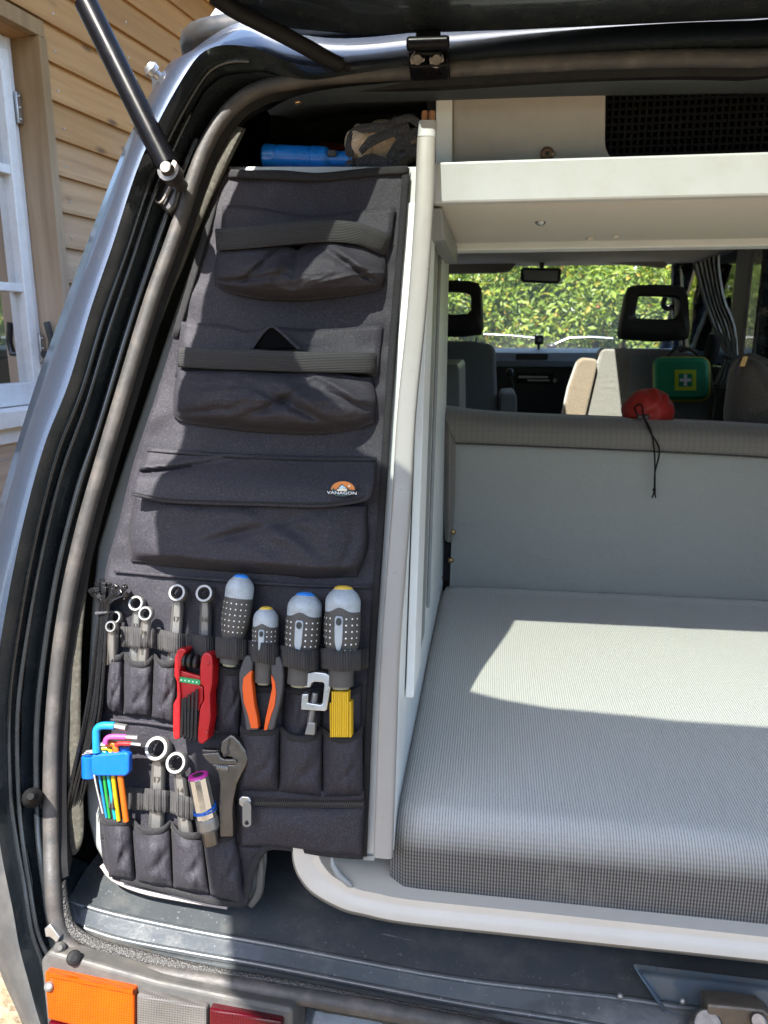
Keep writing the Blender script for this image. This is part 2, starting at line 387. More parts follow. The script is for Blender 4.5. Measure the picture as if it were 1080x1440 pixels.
def glass_mat(name, tint=(.86, .9, .88), refl=.12, dust=0.0):
    k = NT(name); tr = k.n('BsdfTransparent'); tr.inputs[0].default_value = (*tint, 1); gl = k.n('BsdfGlossy'); gl.inputs['Roughness'].default_value = .02
    lw = k.n('Fresnel'); lw.inputs[0].default_value = 1.45
    mx = k.n('MixShader'); k.l(k.math('ADD', lw.outputs[0], refl - .04), mx.inputs[0]); k.l(tr.outputs[0], mx.inputs[1]); k.l(gl.outputs[0], mx.inputs[2]); k.l(mx.outputs[0], k.out.inputs[0])
    if dust:
        td = k.n('BsdfTranslucent'); td.inputs[0].default_value = (.8, .8, .78, 1); m2 = k.n('MixShader'); m2.inputs[0].default_value = dust; k.l(mx.outputs[0], m2.inputs[1]); k.l(td.outputs[0], m2.inputs[2]); k.l(m2.outputs[0], k.out.inputs[0])
    return k.mat
GLASS = glass_mat('car glass', refl=.05); GATEGL = glass_mat('tinted gate glass', (.46, .495, .465), .06); WGLASS = glass_mat('window glass', (.45, .47, .45), .2)
def wood_mat(name, a, b, knots=True, axis='X'):
    k = NT(name); oi = k.n('ObjectInfo'); va = k.n('VectorMath', operation='ADD'); cx = k.n('CombineXYZ')
    k.l(k.math('MULTIPLY', oi.outputs['Random'], 40.0), cx.inputs[0]); k.l(k.math('MULTIPLY', oi.outputs['Random'], 17.0), cx.inputs[2])
    k.l(k.tc.outputs['Object'], va.inputs[0]); k.l(cx.outputs[0], va.inputs[1])
    mp = k.n('Mapping'); mp.inputs['Scale'].default_value = (1.6, 30, 30) if axis == 'X' else (30, 30, 1.6)
    rt = k.n('VectorRotate', rotation_type='Z_AXIS'); rt.inputs['Angle'].default_value = -R_(81.7) if axis == 'X' else 0; k.l(va.outputs[0], rt.inputs['Vector']); k.l(rt.outputs[0], mp.inputs[0])
    g = k.noise(1.0, 6, .65, mp.outputs[0]); c = k.ramp(g, [(.3, a), (.7, b)])
    mr = k.mix(k.math('MULTIPLY', oi.outputs['Random'], .45), c, tuple(Vector(a) * .62)); c = mr
    gp = k.n('NewGeometry'); sz_ = k.n('SeparateXYZ'); k.l(gp.outputs['Position'], sz_.inputs[0]); nz_ = k.math('ADD', sz_.outputs[2], k.math('MULTIPLY', k.math('SUBTRACT', k.noise(1.6, 4, .6), .5), .9)); mr_ = k.n('MapRange'); mr_.inputs[1].default_value = 2.5; mr_.inputs[2].default_value = 1.5; k.l(nz_, mr_.inputs[0]); gw_ = k.ramp(g, [(.3, (.30, .235, .18)), (.7, (.47, .385, .305))]); c = k.mix(k.math('MULTIPLY', mr_.outputs[0], .85), c, gw_)
    if knots:
        m2 = k.n('Mapping'); m2.inputs['Scale'].default_value = (3.2, 1, 9) if axis == 'X' else (9, 1, 3); k.l(rt.outputs[0], m2.inputs[0])
        vo = k.n('TexVoronoi'); vo.inputs['Scale'].default_value = 1.0; k.l(m2.outputs[0], vo.inputs['Vector'])
        kn = k.ramp(vo.outputs['Distance'], [(.05, 1), (.16, 0)]); c = k.mix(kn, c, (.13, .06, .025))
    k.l(c, k.b.inputs['Base Color']); k.set(Roughness=.75); k.bump(g, .002, .5); return k.mat
CEDAR = wood_mat('larch cladding', (.33, .16, .05), (.49, .265, .095)); CASE = wood_mat('stained casing wood', (.20, .115, .045), (.31, .19, .08), False, 'Z')
WINW = mat('old white window paint', (.72, .73, .74), .5, var=.04, vs_=20, grime=(.5, .46, .4), gs=25, dirt=.4)
def ground_mat():
    k = NT('sandy gravel'); n1 = k.noise(1.2, 6); n2 = k.noise(60, 4); vo = k.n('TexVoronoi'); vo.inputs['Scale'].default_value = 38; k.l(k.tc.outputs['Object'], vo.inputs['Vector'])
    c = k.mix(n1, (.17, .125, .075), (.24, .185, .12)); c = k.mix(k.ramp(vo.outputs['Color'], [(.35, 0), (.9, .7)]), c, (.29, .24, .175)); c = k.mix(k.ramp(n2, [(.5, 0), (.75, .6)]), c, (.09, .065, .042))
    k.l(c, k.b.inputs['Base Color']); k.set(Roughness=.95); b1 = k.bump(vo.outputs['Distance'], .015, .7); k.bump(n2, .008, .8, b1); return k.mat
GROUND = ground_mat()
def leaf_mat(name, a, b, tr=.35):
    k = NT(name); oi = k.n('NewGeometry'); c = k.ramp(oi.outputs['Random Per Island'], [(0, a), (.85, b), (1.0, (b[0] * 1.7, b[1] * .8, b[2] * .8))]); k.l(c, k.b.inputs['Base Color']); k.set(Roughness=.5)
    t = k.n('BsdfTranslucent'); k.l(k.mix(1.0, c, (1.5, 1.6, .5), 'MULTIPLY'), t.inputs[0]); mx = k.n('MixShader'); mx.inputs[0].default_value = tr
    k.l(k.b.outputs[0], mx.inputs[1]); k.l(t.outputs[0], mx.inputs[2]); k.l(mx.outputs[0], k.out.inputs[0]); return k.mat
LEAF = leaf_mat('hedge leaves', (.075, .135, .012), (.20, .27, .028)); LEAFD = leaf_mat('tree leaves', (.025, .06, .012), (.07, .13, .02))
BARK = mat('bark', (.09, .065, .045), .9, var=.3, vs_=15, bump=.01, bs=40)

# ================================================================== GROUND
g = MB(); g.grid([[Vector((x, y, 0)) for x in (-150, -6, 6, 150)] for y in (-150, -5, 14, 150)])
tag(g.build('ground', GROUND, smooth=0, origin=Vector((0, 0, 0))), kind='structure')

# ================================================================== WOODEN HOUSE
_w = ray(850, 472); WD = Vector((_w.x, _w.y, 0)).normalized(); WN = Vector((WD.y, -WD.x, 0)); WO = EYE + ray(100, 250) * 3.07; WO.z = 0
def wsz(x, y, off=0.0):                     # wall coordinates (along, up) of a pixel on the wall plane
    d = ray(x, y); P = EYE + d * (((WO + WN * off - EYE).dot(WN)) / d.dot(WN)); return (P - WO).dot(WD), P.z
def wp(s, z, n=0.0): return WO + WD * s + Vector((0, 0, z)) + WN * n
house = tag(empty('wooden_house', wp(0, 0)), 'timber clad house with a white casement window on the far side of the van', 'house')
seams = [wsz(65, y)[1] for y in (83, 138, 191, 241, 292, 342.5, 391)]
PITCHZ = (seams[0] - seams[-1]) / 6; z0 = seams[0]
sR = wsz(55, 83)[0]                          # right end of the casing
sJ = wsz(46, 105)[0]                         # window-side face of the casing
wzT = wsz(20, 40)[1]; wzB = wsz(60, 590, -.06)[1]
s_far = 5.2
rows = range(-20, 12)
for k in rows:
    zb = z0 + (k - 1) * PITCHZ if k <= 0 else z0 + (k - 1) * PITCHZ
    zt = zb + PITCHZ
    spans = [(-3.2, s_far)] if (zt < wzB - .02 or zb > wzT) else [(sR, s_far), (-3.2, sR - 1.5)]
    for a, b in spans:
        cuts = [a] + sorted(random.uniform(a + .6, b - .6) for _ in range(1 if b - a > 3 else 0)) + [b]
        for i in range(len(cuts) - 1):
            e = random.uniform(-.002, .002)
            p = MB(); sec = [(zb - .012, .002), (zb - .012, .026 + e), (zb + .004, .028 + e), (zt, .008), (zt, .002)]
            r = [[wp(s, z, n) for z, n in sec] for s in (cuts[i] + .0015, cuts[i + 1] - .0015)]
            p.grid(r, closed=True).add(r[0], [(0, 1, 2, 3, 4)]).add(r[1], [(4, 3, 2, 1, 0)])
            # local axes: build with the plank's own frame so that the grain runs along it
            o = p.build('plank', CEDAR, house, smooth=0)
nl = MB()
for k in range(-19, 11):
    s_ = sR + .07
    while s_ < 4.6:
        P_ = wp(s_ + random.uniform(-.01, .01), z0 + (k - 1) * PITCHZ + .03 + random.uniform(-.004, .004), .0275); nl.lathe(P_ - WN * .004, P_, [(0, .0042, 0), (.8, .0042, 0), (1, .003, 0)], 8); s_ += .48
nl.build('nail_heads', GALV, house, smooth=0, kind='stuff')
core = MB(); zA = wzB - .05
for (a, b, c, d) in ((-3.2, s_far, 0, zA), (-3.2, s_far, wzT, 3.4), (sR - .03, s_far, zA, wzT), (-3.2, sR - 1.47, zA, wzT)):
    core.box(wp((a + b) / 2, (c + d) / 2, -.1), WD * ((b - a) / 2), WN * .1, Vector((0, 0, (d - c) / 2)))
core.build('wall_core', CEDAR, house, smooth=0)
m = MB(); m.box(wp((sR - 1.5 + sR) / 2, 1.5, -1.2), WD * .9, WN * .01, Vector((0, 0, 1.2))); m.build('room_backing', DARKINT, house, smooth=0)
# eaves
m = MB(); zE = wsz(262, 8)[1]
m.box(wp(1.0, zE + .35, .22), WD * 4.3, WN * .26, Vector((0, 0, .012))); m.box(wp(1.0, zE + .31, .49), WD * 4.3, WN * .014, Vector((0, 0, .09)))
m.build('eaves_board', CASE, house, smooth=0, bevel=.003)
# casing and window
DW = -.105
m = MB(); m.box(wp((sJ + sR) / 2 + .0, (wzT + wzB) / 2, -.03), WD * ((sR - sJ) / 2), WN * .072, Vector((0, 0, (wzT - wzB) / 2))); m.build('casing_board', CASE, house, smooth=0, bevel=.002)
m = MB(); m.box(wp(sJ - .7, wzT + .03, -.03), WD * .74, WN * .068, Vector((0, 0, .028))); m.build('casing_board', CASE, house, smooth=0, bevel=.002)
win = empty('casement_window', wp(sJ - .6, wzB, DW), house)
def wbar(name, s0, s1, za, zb, n0, n1, M=WINW, parent=win, bev=.003):
    q = MB(); q.box(wp((s0 + s1) / 2, (za + zb) / 2, (n0 + n1) / 2), WD * (abs(s1 - s0) / 2), WN * (abs(n1 - n0) / 2), Vector((0, 0, abs(zb - za) / 2)))
    return q.build(name, M, parent, smooth=0, bevel=bev)
sF = sJ - .002; W0 = sJ - 1.30
wbar('frame_jamb', sF - .026, sF, wzB + .06, wzT, DW - .05, DW + .022); wbar('frame_jamb', W0, W0 + .045, wzB + .06, wzT, DW - .05, DW + .022)
wbar('frame_head', W0, sF, wzT - .045, wzT - .001, DW - .05, DW + .02)
wbar('window_sill', W0 - .02, sF + .045, wzB + .0, wzB + .062, DW - .05, DW + .14)
wbar('window_sill', W0 - .02, sF + .03, wzB - .06, wzB - .004, DW - .05, DW + .115)
sb = wzB + .066; st = wzT - .05
wbar('sash_stile', sF - .076, sF - .029, sb, st, DW - .03, DW + .034); wbar('sash_stile', W0 + .05, W0 + .12, sb, st, DW - .03, DW + .034)
wbar('sash_rail', W0 + .12, sF - .078, sb, sb + .085, DW - .03, DW + .032); wbar('sash_rail', W0 + .12, sF - .078, st - .08, st, DW - .03, DW + .032)
zb1 = wsz(15, 242, DW)[1]; zb2 = wsz(25, 405, DW)[1]
for zz in (zb1, zb2): wbar('glazing_bar', W0 + .12, sF - .078, zz - .016, zz + .016, DW - .02, DW + .03)
wbar('glazing_bar', W0 + .62, W0 + .655, sb + .087, st - .082, DW - .02, DW + .028)
ze = [sb + .085, zb2, zb1, st - .08]
for i in range(3):
    for a, b in ((W0 + .12, W0 + .62), (W0 + .655, sF - .078)):
        wbar('pane', a - .004, b + .004, ze[i] - .004, ze[i + 1] + .004, DW - .008, DW - .003, WGLASS, bev=0)
m = MB(); pts = []
for i in range(60):
    s = lerp(W0, sF, i / 59); pts.append((s, DW - .14 + .025 * math.sin(i * 1.1)))
m.grid([[wp(s, z, n) for s, n in pts[38:]] for z in (wzB, wzT - .2)]); m.build('window_curtain', CURT, house, smooth=60, solid=.003)
def catch(x, y, M):
    s, z = wsz(x, y, DW + .03); q = MB(); q.box(wp(s, z, DW + .04), WD * .012, WN * .006, Vector((0, 0, .055)))
    for dz in (-.04, 0, .04): q.cyl(wp(s, z + dz, DW + .044), wp(s, z + dz, DW + .052), .006, seg=8)
    q.build('window_hinge', M, win, bevel=.002)
catch(23, 152, GALV); catch(56, 490, GALV)
s, z = wsz(61, 480, DW + .06); q = MB(); q.tube([wp(s, z - .05, DW + .05), wp(s, z - .05, DW + .09), wp(s, z + .0, DW + .10), wp(s, z + .075, DW + .085)], .013, 8); q.build('window_handle', BLACKP, win)

# ================================================================== CAMPER VAN
van = tag(empty('camper_van', (XC, 2.9, 0)), 'dark blue grey camper van seen through its open tailgate', 'camper van')
def close_rail(P, dx=0.0):
    """a rail traced on the near half, carried to the centre line and mirrored about it"""
    P = [Vector(p) for p in P]
    def ext(a, b):
        k = (XC - a.x) / (b.x - a.x); return a + (b - a) * k
    P = [p for p in P if p.x < XC - .02]
    P[0] = ext(P[1], P[0]) if P[0].x > P[1].x else P[0]; P[-1] = ext(P[-2], P[-1]) if P[-1].x > P[-2].x else P[-1]
    return P + [Vector((2 * XC - p.x, p.y, p.z)) for p in P[::-1][1:]]
def close_half(P):
    P = [Vector(p) for p in P]; return P
T_px = [(1080, 82), (950, 82), (800, 87), (620, 97), (489, 106), (410, 115), (360, 128), (321, 157), (286, 213), (250, 320), (214, 420), (180, 530), (147, 640), (117, 745), (94, 850), (79, 960), (72, 1070), (72, 1180), (74, 1240), (79, 1290), (92, 1325), (122, 1347), (170, 1361), (292, 1379), (420, 1400), (620, 1436), (850, 1480), (1080, 1525)]
T_n = [.045] * 4 + [.034] * 2 + [.030] * 10 + [.036, .044] + [.06] * 10
G_px = [(1080, 55), (950, 59), (800, 68), (620, 82), (489, 94), (418, 90), (352, 66), (295, 68), (258, 108), (200, 220), (158, 345), (127, 436), (96, 540), (62, 627), (32, 739), (6, 870), (-10, 990), (-8, 1120), (2, 1200), (18, 1280), (27, 1331), (40, 1380), (57, 1440), (90, 1530), (250, 1640), (560, 1720), (850, 1760), (1080, 1790)]
O_px = [(1080, 16), (950, 20), (800, 28), (620, 42), (489, 54), (405, 46), (335, 32), (262, 76), (231, 98), (176, 205), (123, 340), (90, 430), (53, 532), (25, 621), (-3, 715), (-40, 850), (-66, 990), (-74, 1120), (-66, 1200), (-40, 1270), (-12, 1331), (5, 1380), (31, 1440), (60, 1530), (220, 1700), (560, 1790), (850, 1830), (1080, 1860)]
def rail(px, n, m=6):
    ns = n if isinstance(n, list) else [n] * len(px)
    return cat([tp(p[0], p[1], k) for p, k in zip(px, ns)], m)
def half(P):
    P = [p for p in P if p.x < XC]
    return P
def mir(P): return P + [Vector((2 * XC - p.x, p.y, p.z)) for p in P[::-1]]
MS = 6
RT = rail(T_px, T_n); RG = rail(G_px, [.06] * 5 + [.075] + [.09] * 22); RO = rail(O_px, [-.01] * 5 + [0, .01, .03] + [.055] * 20)
NST = len(RT)
keep = [i for i in range(NST) if RT[i].x < XC]
def K(P): return [P[i] for i in keep]
def mixr(A, B, f, n=0.0): return [a.lerp(b, f) + TN * n for a, b in zip(A, B)]
# outer body corner (lit strip), rounded over the edge
def loftm(name, rails, M, parent=van, label=None, **kw):
    mb = MB(); mb.grid([mir(K(r)) + [K(r)[0]] for r in rails]); return mb.build(name, M, parent, smooth=50, label=label, **kw)
def push(P, v): return [p + Vector(v) for p in P]
def sideways(dx, dy, dz): return [p + Vector((dx * (1 - sstep(1.78, 1.98, p.z)), dy, dz * sstep(1.78, 1.98, p.z))) for p in RO]
side1, side2, side3 = sideways(-.004, .05, .01), sideways(-.004, .16, .022), sideways(.02, .9, .035)
gl = mixr(RG, RO, .10, .004); gl2 = mixr(RG, RO, .5, .006)
shell = [RG, gl, gl2, RO, side1, side2, side3]
low = 17 * MS + 3
ku = [i for i in keep if i <= low]; kl = [i for i in keep if i >= low]
mb = MB(); mb.grid([[Vector((2 * XC - r[i].x, r[i].y, r[i].z)) for i in ku[::-1]] + [r[i] for i in ku] for r in shell]); mb.build('body_shell', PAINT, van, smooth=50)
LOWT = mat('scuffed dark corner trim', (.045, .047, .05), .55, var=.25, vs_=30, grime=(.10, .095, .088), gs=30, dirt=.5)
mb = MB(); mb.grid([[r[i] for i in kl] + [Vector((2 * XC - r[i].x, r[i].y, r[i].z)) for i in kl[::-1]] for r in shell]); mb.build('lower_body_trim', LOWT, van, smooth=50)
# gutter between body edge and weatherstrip: ribbed profile
prof = [(0, 0), (.03, -.02), (.12, -.045), (.2, -.04), (.24, -.028), (.30, -.05), (.42, -.052), (.52, -.04), (.56, -.03), (.62, -.045), (.8, -.05), (.9, -.03), (1.0, -.012)]
gw = []
for f, n in prof:
    row = []
    for i in range(NST):
        wdt = (RG[i] - RT[i]).length; s = min(1.0, wdt / .06)
        wob = .005 * nz(i * .35, f * 6) * (1 if 0 < f < 1 else 0)
        row.append(RG[i].lerp(RT[i], f) + TN * ((n + wob) * s))
    gw.append(row)
loftm('door_jamb', gw, JAMB)
for f_, n_, r_ in ((.055, -.026, .0035), (.13, -.036, .0026), (.24, -.022, .003), (.56, -.024, .0042)):
    P_ = []
    for i in keep:
        if not ((8 if f_ > .1 else 6) * MS < i <= 23 * MS): continue
        s = min(1.0, (RG[i] - RT[i]).length / .06)
        P_.append(RG[i].lerp(RT[i], f_ + .012 * nz(i * .12, f_ * 9)) + TN * (n_ * s))
    mb = MB(); mb.tube(P_, r_, 8, up=TN); mb.build('gutter_seam', GUTTER, van, smooth=60)
# weatherstrip tube and its gripping flange
def tubem(name, P, r, M, seg=10, **kw):
    mb = MB(); pts = mir(K(P)); mb.tube(pts, r, seg, closed=True, up=TN); return mb.build(name, M, van, smooth=60, **kw)
tubem('weatherstrip', push(RT, TN * .0), .0100, RUBBER, 12)
def inset(P, d, n):
    """move a rail towards the middle of the opening by d in the tilted plane"""
    out = []
    for i in range(len(P)):
        a = P[max(0, i - 1)]; b = P[min(len(P) - 1, i + 1)]; t = (b - a).normalized()
        k = TN.cross(t).normalized()
        out.append(P[i] + k * d + TN * n)
    return out
I0 = inset(RT, .006, -.004); I1 = inset(RT, .015, -.012); I2 = [p + Vector((-.012, .03, 0)) for p in I1]
kf = [i for i in keep if i <= 18 * MS]
mb = MB(); mb.grid([[Vector((2 * XC - r[i].x, r[i].y, r[i].z)) for i in kf[::-1]] + [r[i] for i in kf] for r in (I0, I1, I2)]); mb.build('seal_flange', BLACK, van, smooth=50)
# grip trim along the sill (textured edge)
G_sill = [(84, 1240), (88, 1270), (98, 1303), (124, 1323), (165, 1337), (292, 1367), (420, 1389), (535, 1412), (640, 1432), (850, 1474), (1080, 1520)]
mb = MB(); P = cat([tp(x, y, .052) for x, y in G_sill], 14); Pm = [p for p in P]
rows_ = []
mb.tube(Pm, .0075, 8, up=TN)
def grip_mat():
    k = NT('ribbed sill trim'); vo = k.n('TexVoronoi'); vo.inputs['Scale'].default_value = 420; k.l(k.tc.outputs['Object'], vo.inputs['Vector'])
    k.l(k.ramp(vo.outputs['Distance'], [(.1, (.075, .072, .07)), (.6, (.035, .034, .033))]), k.b.inputs['Base Color']); k.set(Roughness=.55); k.bump(vo.outputs['Distance'], .0016); return k.mat
mb.build('sill_trim', grip_mat(), van, smooth=60)
# header inside the seal: dark band under the top seal, then deep
H1 = [(1300, 96), (1080, 98), (950, 98), (800, 103), (620, 112), (489, 122), (415, 136), (375, 156)]
H2 = [(1300, 128), (1080, 129), (950, 131), (800, 134), (620, 140), (489, 144), (420, 150), (380, 162)]
mb = MB(); a = cat([tp(x, y, .035) for x, y in H1], 5); b = cat([tp(x, y, .0) for x, y in H2], 5)
mb.grid([a, [p.lerp(q, .5) + TN * .004 for p, q in zip(a, b)], b, push(b, (0, .05, .012)), push(b, (0, .25, .05))]); mb.build('header_trim', mat('dark header trim', (.032, .04, .045), .5, var=.15, vs_=20), van, smooth=50)
m = MB(); P = tp(419, 141, .01); m.lathe(P, P + TN * .008, [(0, .007, 0), (.6, .0065, 0), (1, .003, 0)], 14); m.build('header_screw', BRASS, van)
# left inner jamb (dark) behind the seal down to the deck
L1 = [(366, 142), (330, 172), (302, 222), (264, 320), (229, 420), (194, 530), (161, 640), (131, 745), (109, 850), (96, 960), (88, 1070), (88, 1180), (90, 1240), (97, 1290), (120, 1318)]
a = cat([tp(x, y, .012) for x, y in L1], 4)
mb = MB(); mb.grid([a, push(a, (-.018, .03, 0)), push(a, (-.06, .10, 0)), push(a, (-.12, .42, 0))]); mb.build('inner_jamb', DARKINT, van, smooth=50)
# olive trim strip behind the seal
S = [(336, 180, 13), (305, 245, 13), (268, 330, 12), (232, 415, 11), (196, 510, 10), (160, 620, 10), (130, 740, 11), (112, 850, 14), (104, 950, 20), (100, 1050, 28), (100, 1120, 34), (101, 1165, 34), (101, 1188, 26), (99, 1199, 10)]
mb = MB(); c = cat(S, 5); mb.grid([[tp(v.x + v.z * .5 * u, v.y, .010 + .004 * math.cos(u * 1.4) + .002 * nz(v.y * .03, u)) for u in (-1, -.6, 0, .6, 1)] for v in c]); mb.build('side_trim', TRIMF, van, smooth=60, solid=.004)
# grey cabinet plate behind the organiser
plate = [(322, 236), (580, 236), (572, 420), (556, 620), (546, 780), (530, 1000), (523, 1201), (372, 1195), (372, 1215), (366, 1262), (350, 1274), (300, 1270), (235, 1256), (176, 1244), (150, 1222), (132, 1190), (122, 1150), (119, 1090), (121, 980), (127, 860), (136, 770), (160, 690), (190, 600), (224, 500), (258, 400), (292, 300)]
mb = MB(); mb.pp(plate, -.012, .016); mb.build('cabinet_back', GREYD, van, smooth=30, bevel=.005)
mb = MB(); c = cat([tp(x, y, -.004) for x, y in ((143, 1216), (160, 1236), (200, 1253), (260, 1265), (320, 1275))], 5); mb.tube(c, .0035, 8); mb.build('plate_edging', mat('pinkish edge strip', (.36, .31, .29), .45), van)
mb = MB(); c = cat([tp(x, y, -.0) for x, y in ((366, 1196), (367, 1225), (364, 1255), (352, 1272))], 5); mb.tube(c, .0055, 8); mb.build('plate_edging', HOUSING, van)

# ------------------------------------------------------------------ sill
R1 = [(96, 1262), (120, 1272), (175, 1287), (292, 1311), (380, 1326), (639, 1374), (892, 1404), (1080, 1436), (1300, 1475), (1900, 1581)]
R2 = [(100, 1296), (119, 1303), (175, 1320), (292, 1342), (380, 1357), (639, 1407), (833, 1438), (1080, 1484), (1300, 1525), (1900, 1637)]
R3 = [(108, 1312), (130, 1322), (176, 1335), (292, 1360), (380, 1375), (639, 1426), (833, 1463), (1080, 1510), (1300, 1552), (1900, 1667)]
r1 = cat([tp(x, y, .008) for x, y in R1], 6); r2 = cat([tp(x, y, .028) for x, y in R2], 6); r3 = cat([tp(x, y, .040) for x, y in R3], 6)
d1 = [p + Vector((0, .035, .006)) for p in r1]; d1b = [p + Vector((0, .009, -.001)) for p in r1]
d2 = [Vector((p.x, p.y + .45, p.z + .01)) for p in d1]
r1o = [p + TN * .004 + TV * -.004 for p in r1]
mb = MB(); mb.grid([d2, d1, d1b, r1, r1o, [p.lerp(q, .12) for p, q in zip(r1o, r2)], [p.lerp(q, .9) for p, q in zip(r1o, r2)], r2, [p + TV * -.006 + TN * .001 for p in r2], r3, push(r3, TN * -.02)])
mb.build('sill', SILL, van, smooth=60)
for rr_, nm_ in ((r1, .0030), (r2, .0026)):
    mb = MB(); mb.tube([p - TN * .0006 - TV * .0026 for p in rr_[6:]], nm_ + .0016, 8, up=TN); mb.build('sill_bead', SILL, van, smooth=60)
# left closing of the sill
mb = MB(); c = [tp(x, y, n) for x, y, n in ((90, 1200, -.03), (92, 1250, .0), (100, 1290, .02), (112, 1314, .036))]; d = [tp(x, y, n) for x, y, n in ((124, 1215, -.05), (124, 1262, -.02), (121, 1290, .012), (124, 1316, .034))]
mb.grid([c, d]); mb.build('sill_end', JAMB, van, smooth=60)
# latch recess and striker
mb = MB(); rec = [(896, 1362), (1130, 1392), (1130, 1470), (938, 1418)]
fr = [tp(x, y, .012) for x, y in rec]; bk = [tp(x + 4, y + 6, .004) for x, y in rec]
out = [tp(x, y, .016) for x, y in ((888, 1355), (1140, 1386), (1140, 1480), (934, 1424))]
mb.grid([out, fr, bk], closed=True); mb.add(bk, [(0, 1, 2, 3)]); mb.build('latch_recess', mat('blue grey jamb paint', (.07, .095, .12), .35, .3, var=.2, vs_=30, grime=(.10, .07, .05), gs=30, dirt=.6), van, smooth=0, bevel=.003)
mb = MB(); mb.pp([(995, 1412), (1040, 1416), (1074, 1420), (1090, 1432), (1090, 1470), (992, 1462)], .05, .03); mb.build('latch_block', mat('tarnished latch metal', (.10, .085, .07), .5, .7, var=.4, vs_=60), van, smooth=0, bevel=.003)
mb = MB(); mb.cyl(tp(988, 1440, .03), tp(996, 1441, .055), .016, seg=18); mb.build('latch_roller', DSTEEL, van, bevel=.002)
mb = MB(); mb.cyl(tp(1067, 1436, .045), tp(1067, 1436, .058), .009, seg=14); mb.build('latch_bolt', DSTEEL, van, bevel=.002)
m = MB()
for x, y in ((872, 1401), (960, 1408)): m.ell(tp(x, y, .02), (.004, 0, 0), (0, .004, 0), (0, 0, .004), 8, 5)
m.build('latch_screw', STEEL, van)

# ------------------------------------------------------------------ rear light
light = empty('tail_light', tp(230, 1480, .06), van)
LH = [(56, 1352), (68, 1337), (220, 1380), (330, 1403), (412, 1419), (408, 1590), (75, 1560), (66, 1450)]
m = MB(); m.pp(LH, .085, .07); m.build('lamp_housing', HOUSING, light, smooth=0, bevel=.005, bseg=3)
def lens(pxs, M, n=.096):
    q = MB(); q.pp(pxs, n, .014); return q.build('lens', M, light, smooth=0, bevel=.0025)
lens([(62, 1367), (188, 1393), (188, 1462), (67, 1434)], AMBER)
lens([(67, 1437), (188, 1465), (188, 1540), (76, 1530)], REDL)
lens([(192, 1398), (290, 1417), (290, 1545), (192, 1540)], CLEARL)
lens([(294, 1418), (396, 1437), (396, 1550), (294, 1545)], REDL)
m = MB(); m.lathe(tp(69, 1387, .096), tp(69, 1387, .101), [(0, .006, 0), (.6, .0055, 0), (1, .003, 0)], 12); m.build('lens_screw', STEEL, light)
m = MB(); m.pp([(66, 1368), (186, 1393), (186, 1398), (67, 1373)], .099, .004); m.build('lens_rib', AMBER, light, smooth=0)
# bump stop, bracket and plugs in the jamb
m = MB(); m.lathe(tp(46, 1122, .05), tp(43, 1120, .085), [(0, .013, 0), (.4, .012, 0), (.8, .009, 0), (1, .004, 0)], 14); m.build('bump_stop', BLACK, van)
m = MB(); m.pp([(62, 1306), (70, 1300), (84, 1318), (80, 1326), (70, 1318), (64, 1318)], .075, .008); m.build('wiring_clip', GALV, van, bevel=.001)
m = MB(); m.lathe(tp(84, 1333, .07), tp(84, 1333, .082), [(0, .008, 0), (.7, .007, 0), (1, .003, 0)], 12); m.build('jamb_plug', HOUSING, van)
m = MB(); m.lathe(tp(104, 1347, .086), tp(104, 1347, .09), [(0, .009, 0), (.7, .008, 0), (1, .004, 0)], 12); m.build('jamb_plug', BLACK, van)
# rain rail knob on the roof edge
m = MB(); P = tp(224, 108, .02); m.lathe(P, P + Vector((-.012, -.01, .012)), [(0, .006, 0), (.3, .006, 0), (.35, .0095, 0), (.7, .0105, 0), (1, .006, 0)], 14); m.build('roof_knob', GALV, van)

# ------------------------------------------------------------------ pop-top edge
pt = empty('pop_top', tp(260, 60, -.12), van)
c0 = tp(256, 62, -.10); zpt = c0.z
outl = [(XC, c0.y - .05), (c0.x + .30, c0.y - .05), (c0.x + .12, c0.y - .045), (c0.x + .04, c0.y - .025), (c0.x + .012, c0.y + .02), (c0.x + .0, c0.y + .1), (c0.x - .02, c0.y + .5), (c0.x - .03, c0.y + .95)]
oc = cat2(outl, 6); ring = [Vector((x, y, zpt)) for x, y in oc][::-1] + [Vector((2 * XC - x, y, zpt)) for x, y in oc]
m = MB(); m.tube(ring, .021, 12, up=(0, 0, 1)); m.build('rim_seal', mat('weathered rim seal', (.022, .022, .022), .35, var=.3, vs_=40, grime=(.09, .088, .085), gs=20, dirt=.5), pt, smooth=60)
def shrink(P, d, z): return [Vector((XC + (p.x - XC) * (1 - d), p.y + d * .35, zpt + z)) for p in P]
m = MB(); m.grid([shrink(ring, .005, .012), shrink(ring, .02, .025), shrink(ring, .06, .07), shrink(ring, .13, .13), shrink(ring, .5, .17), shrink(ring, .95, .18)]); m.build('pop_top_shell', mat('silver roof shell', (.45, .46, .48), .4, .2, var=.08), pt, smooth=60)

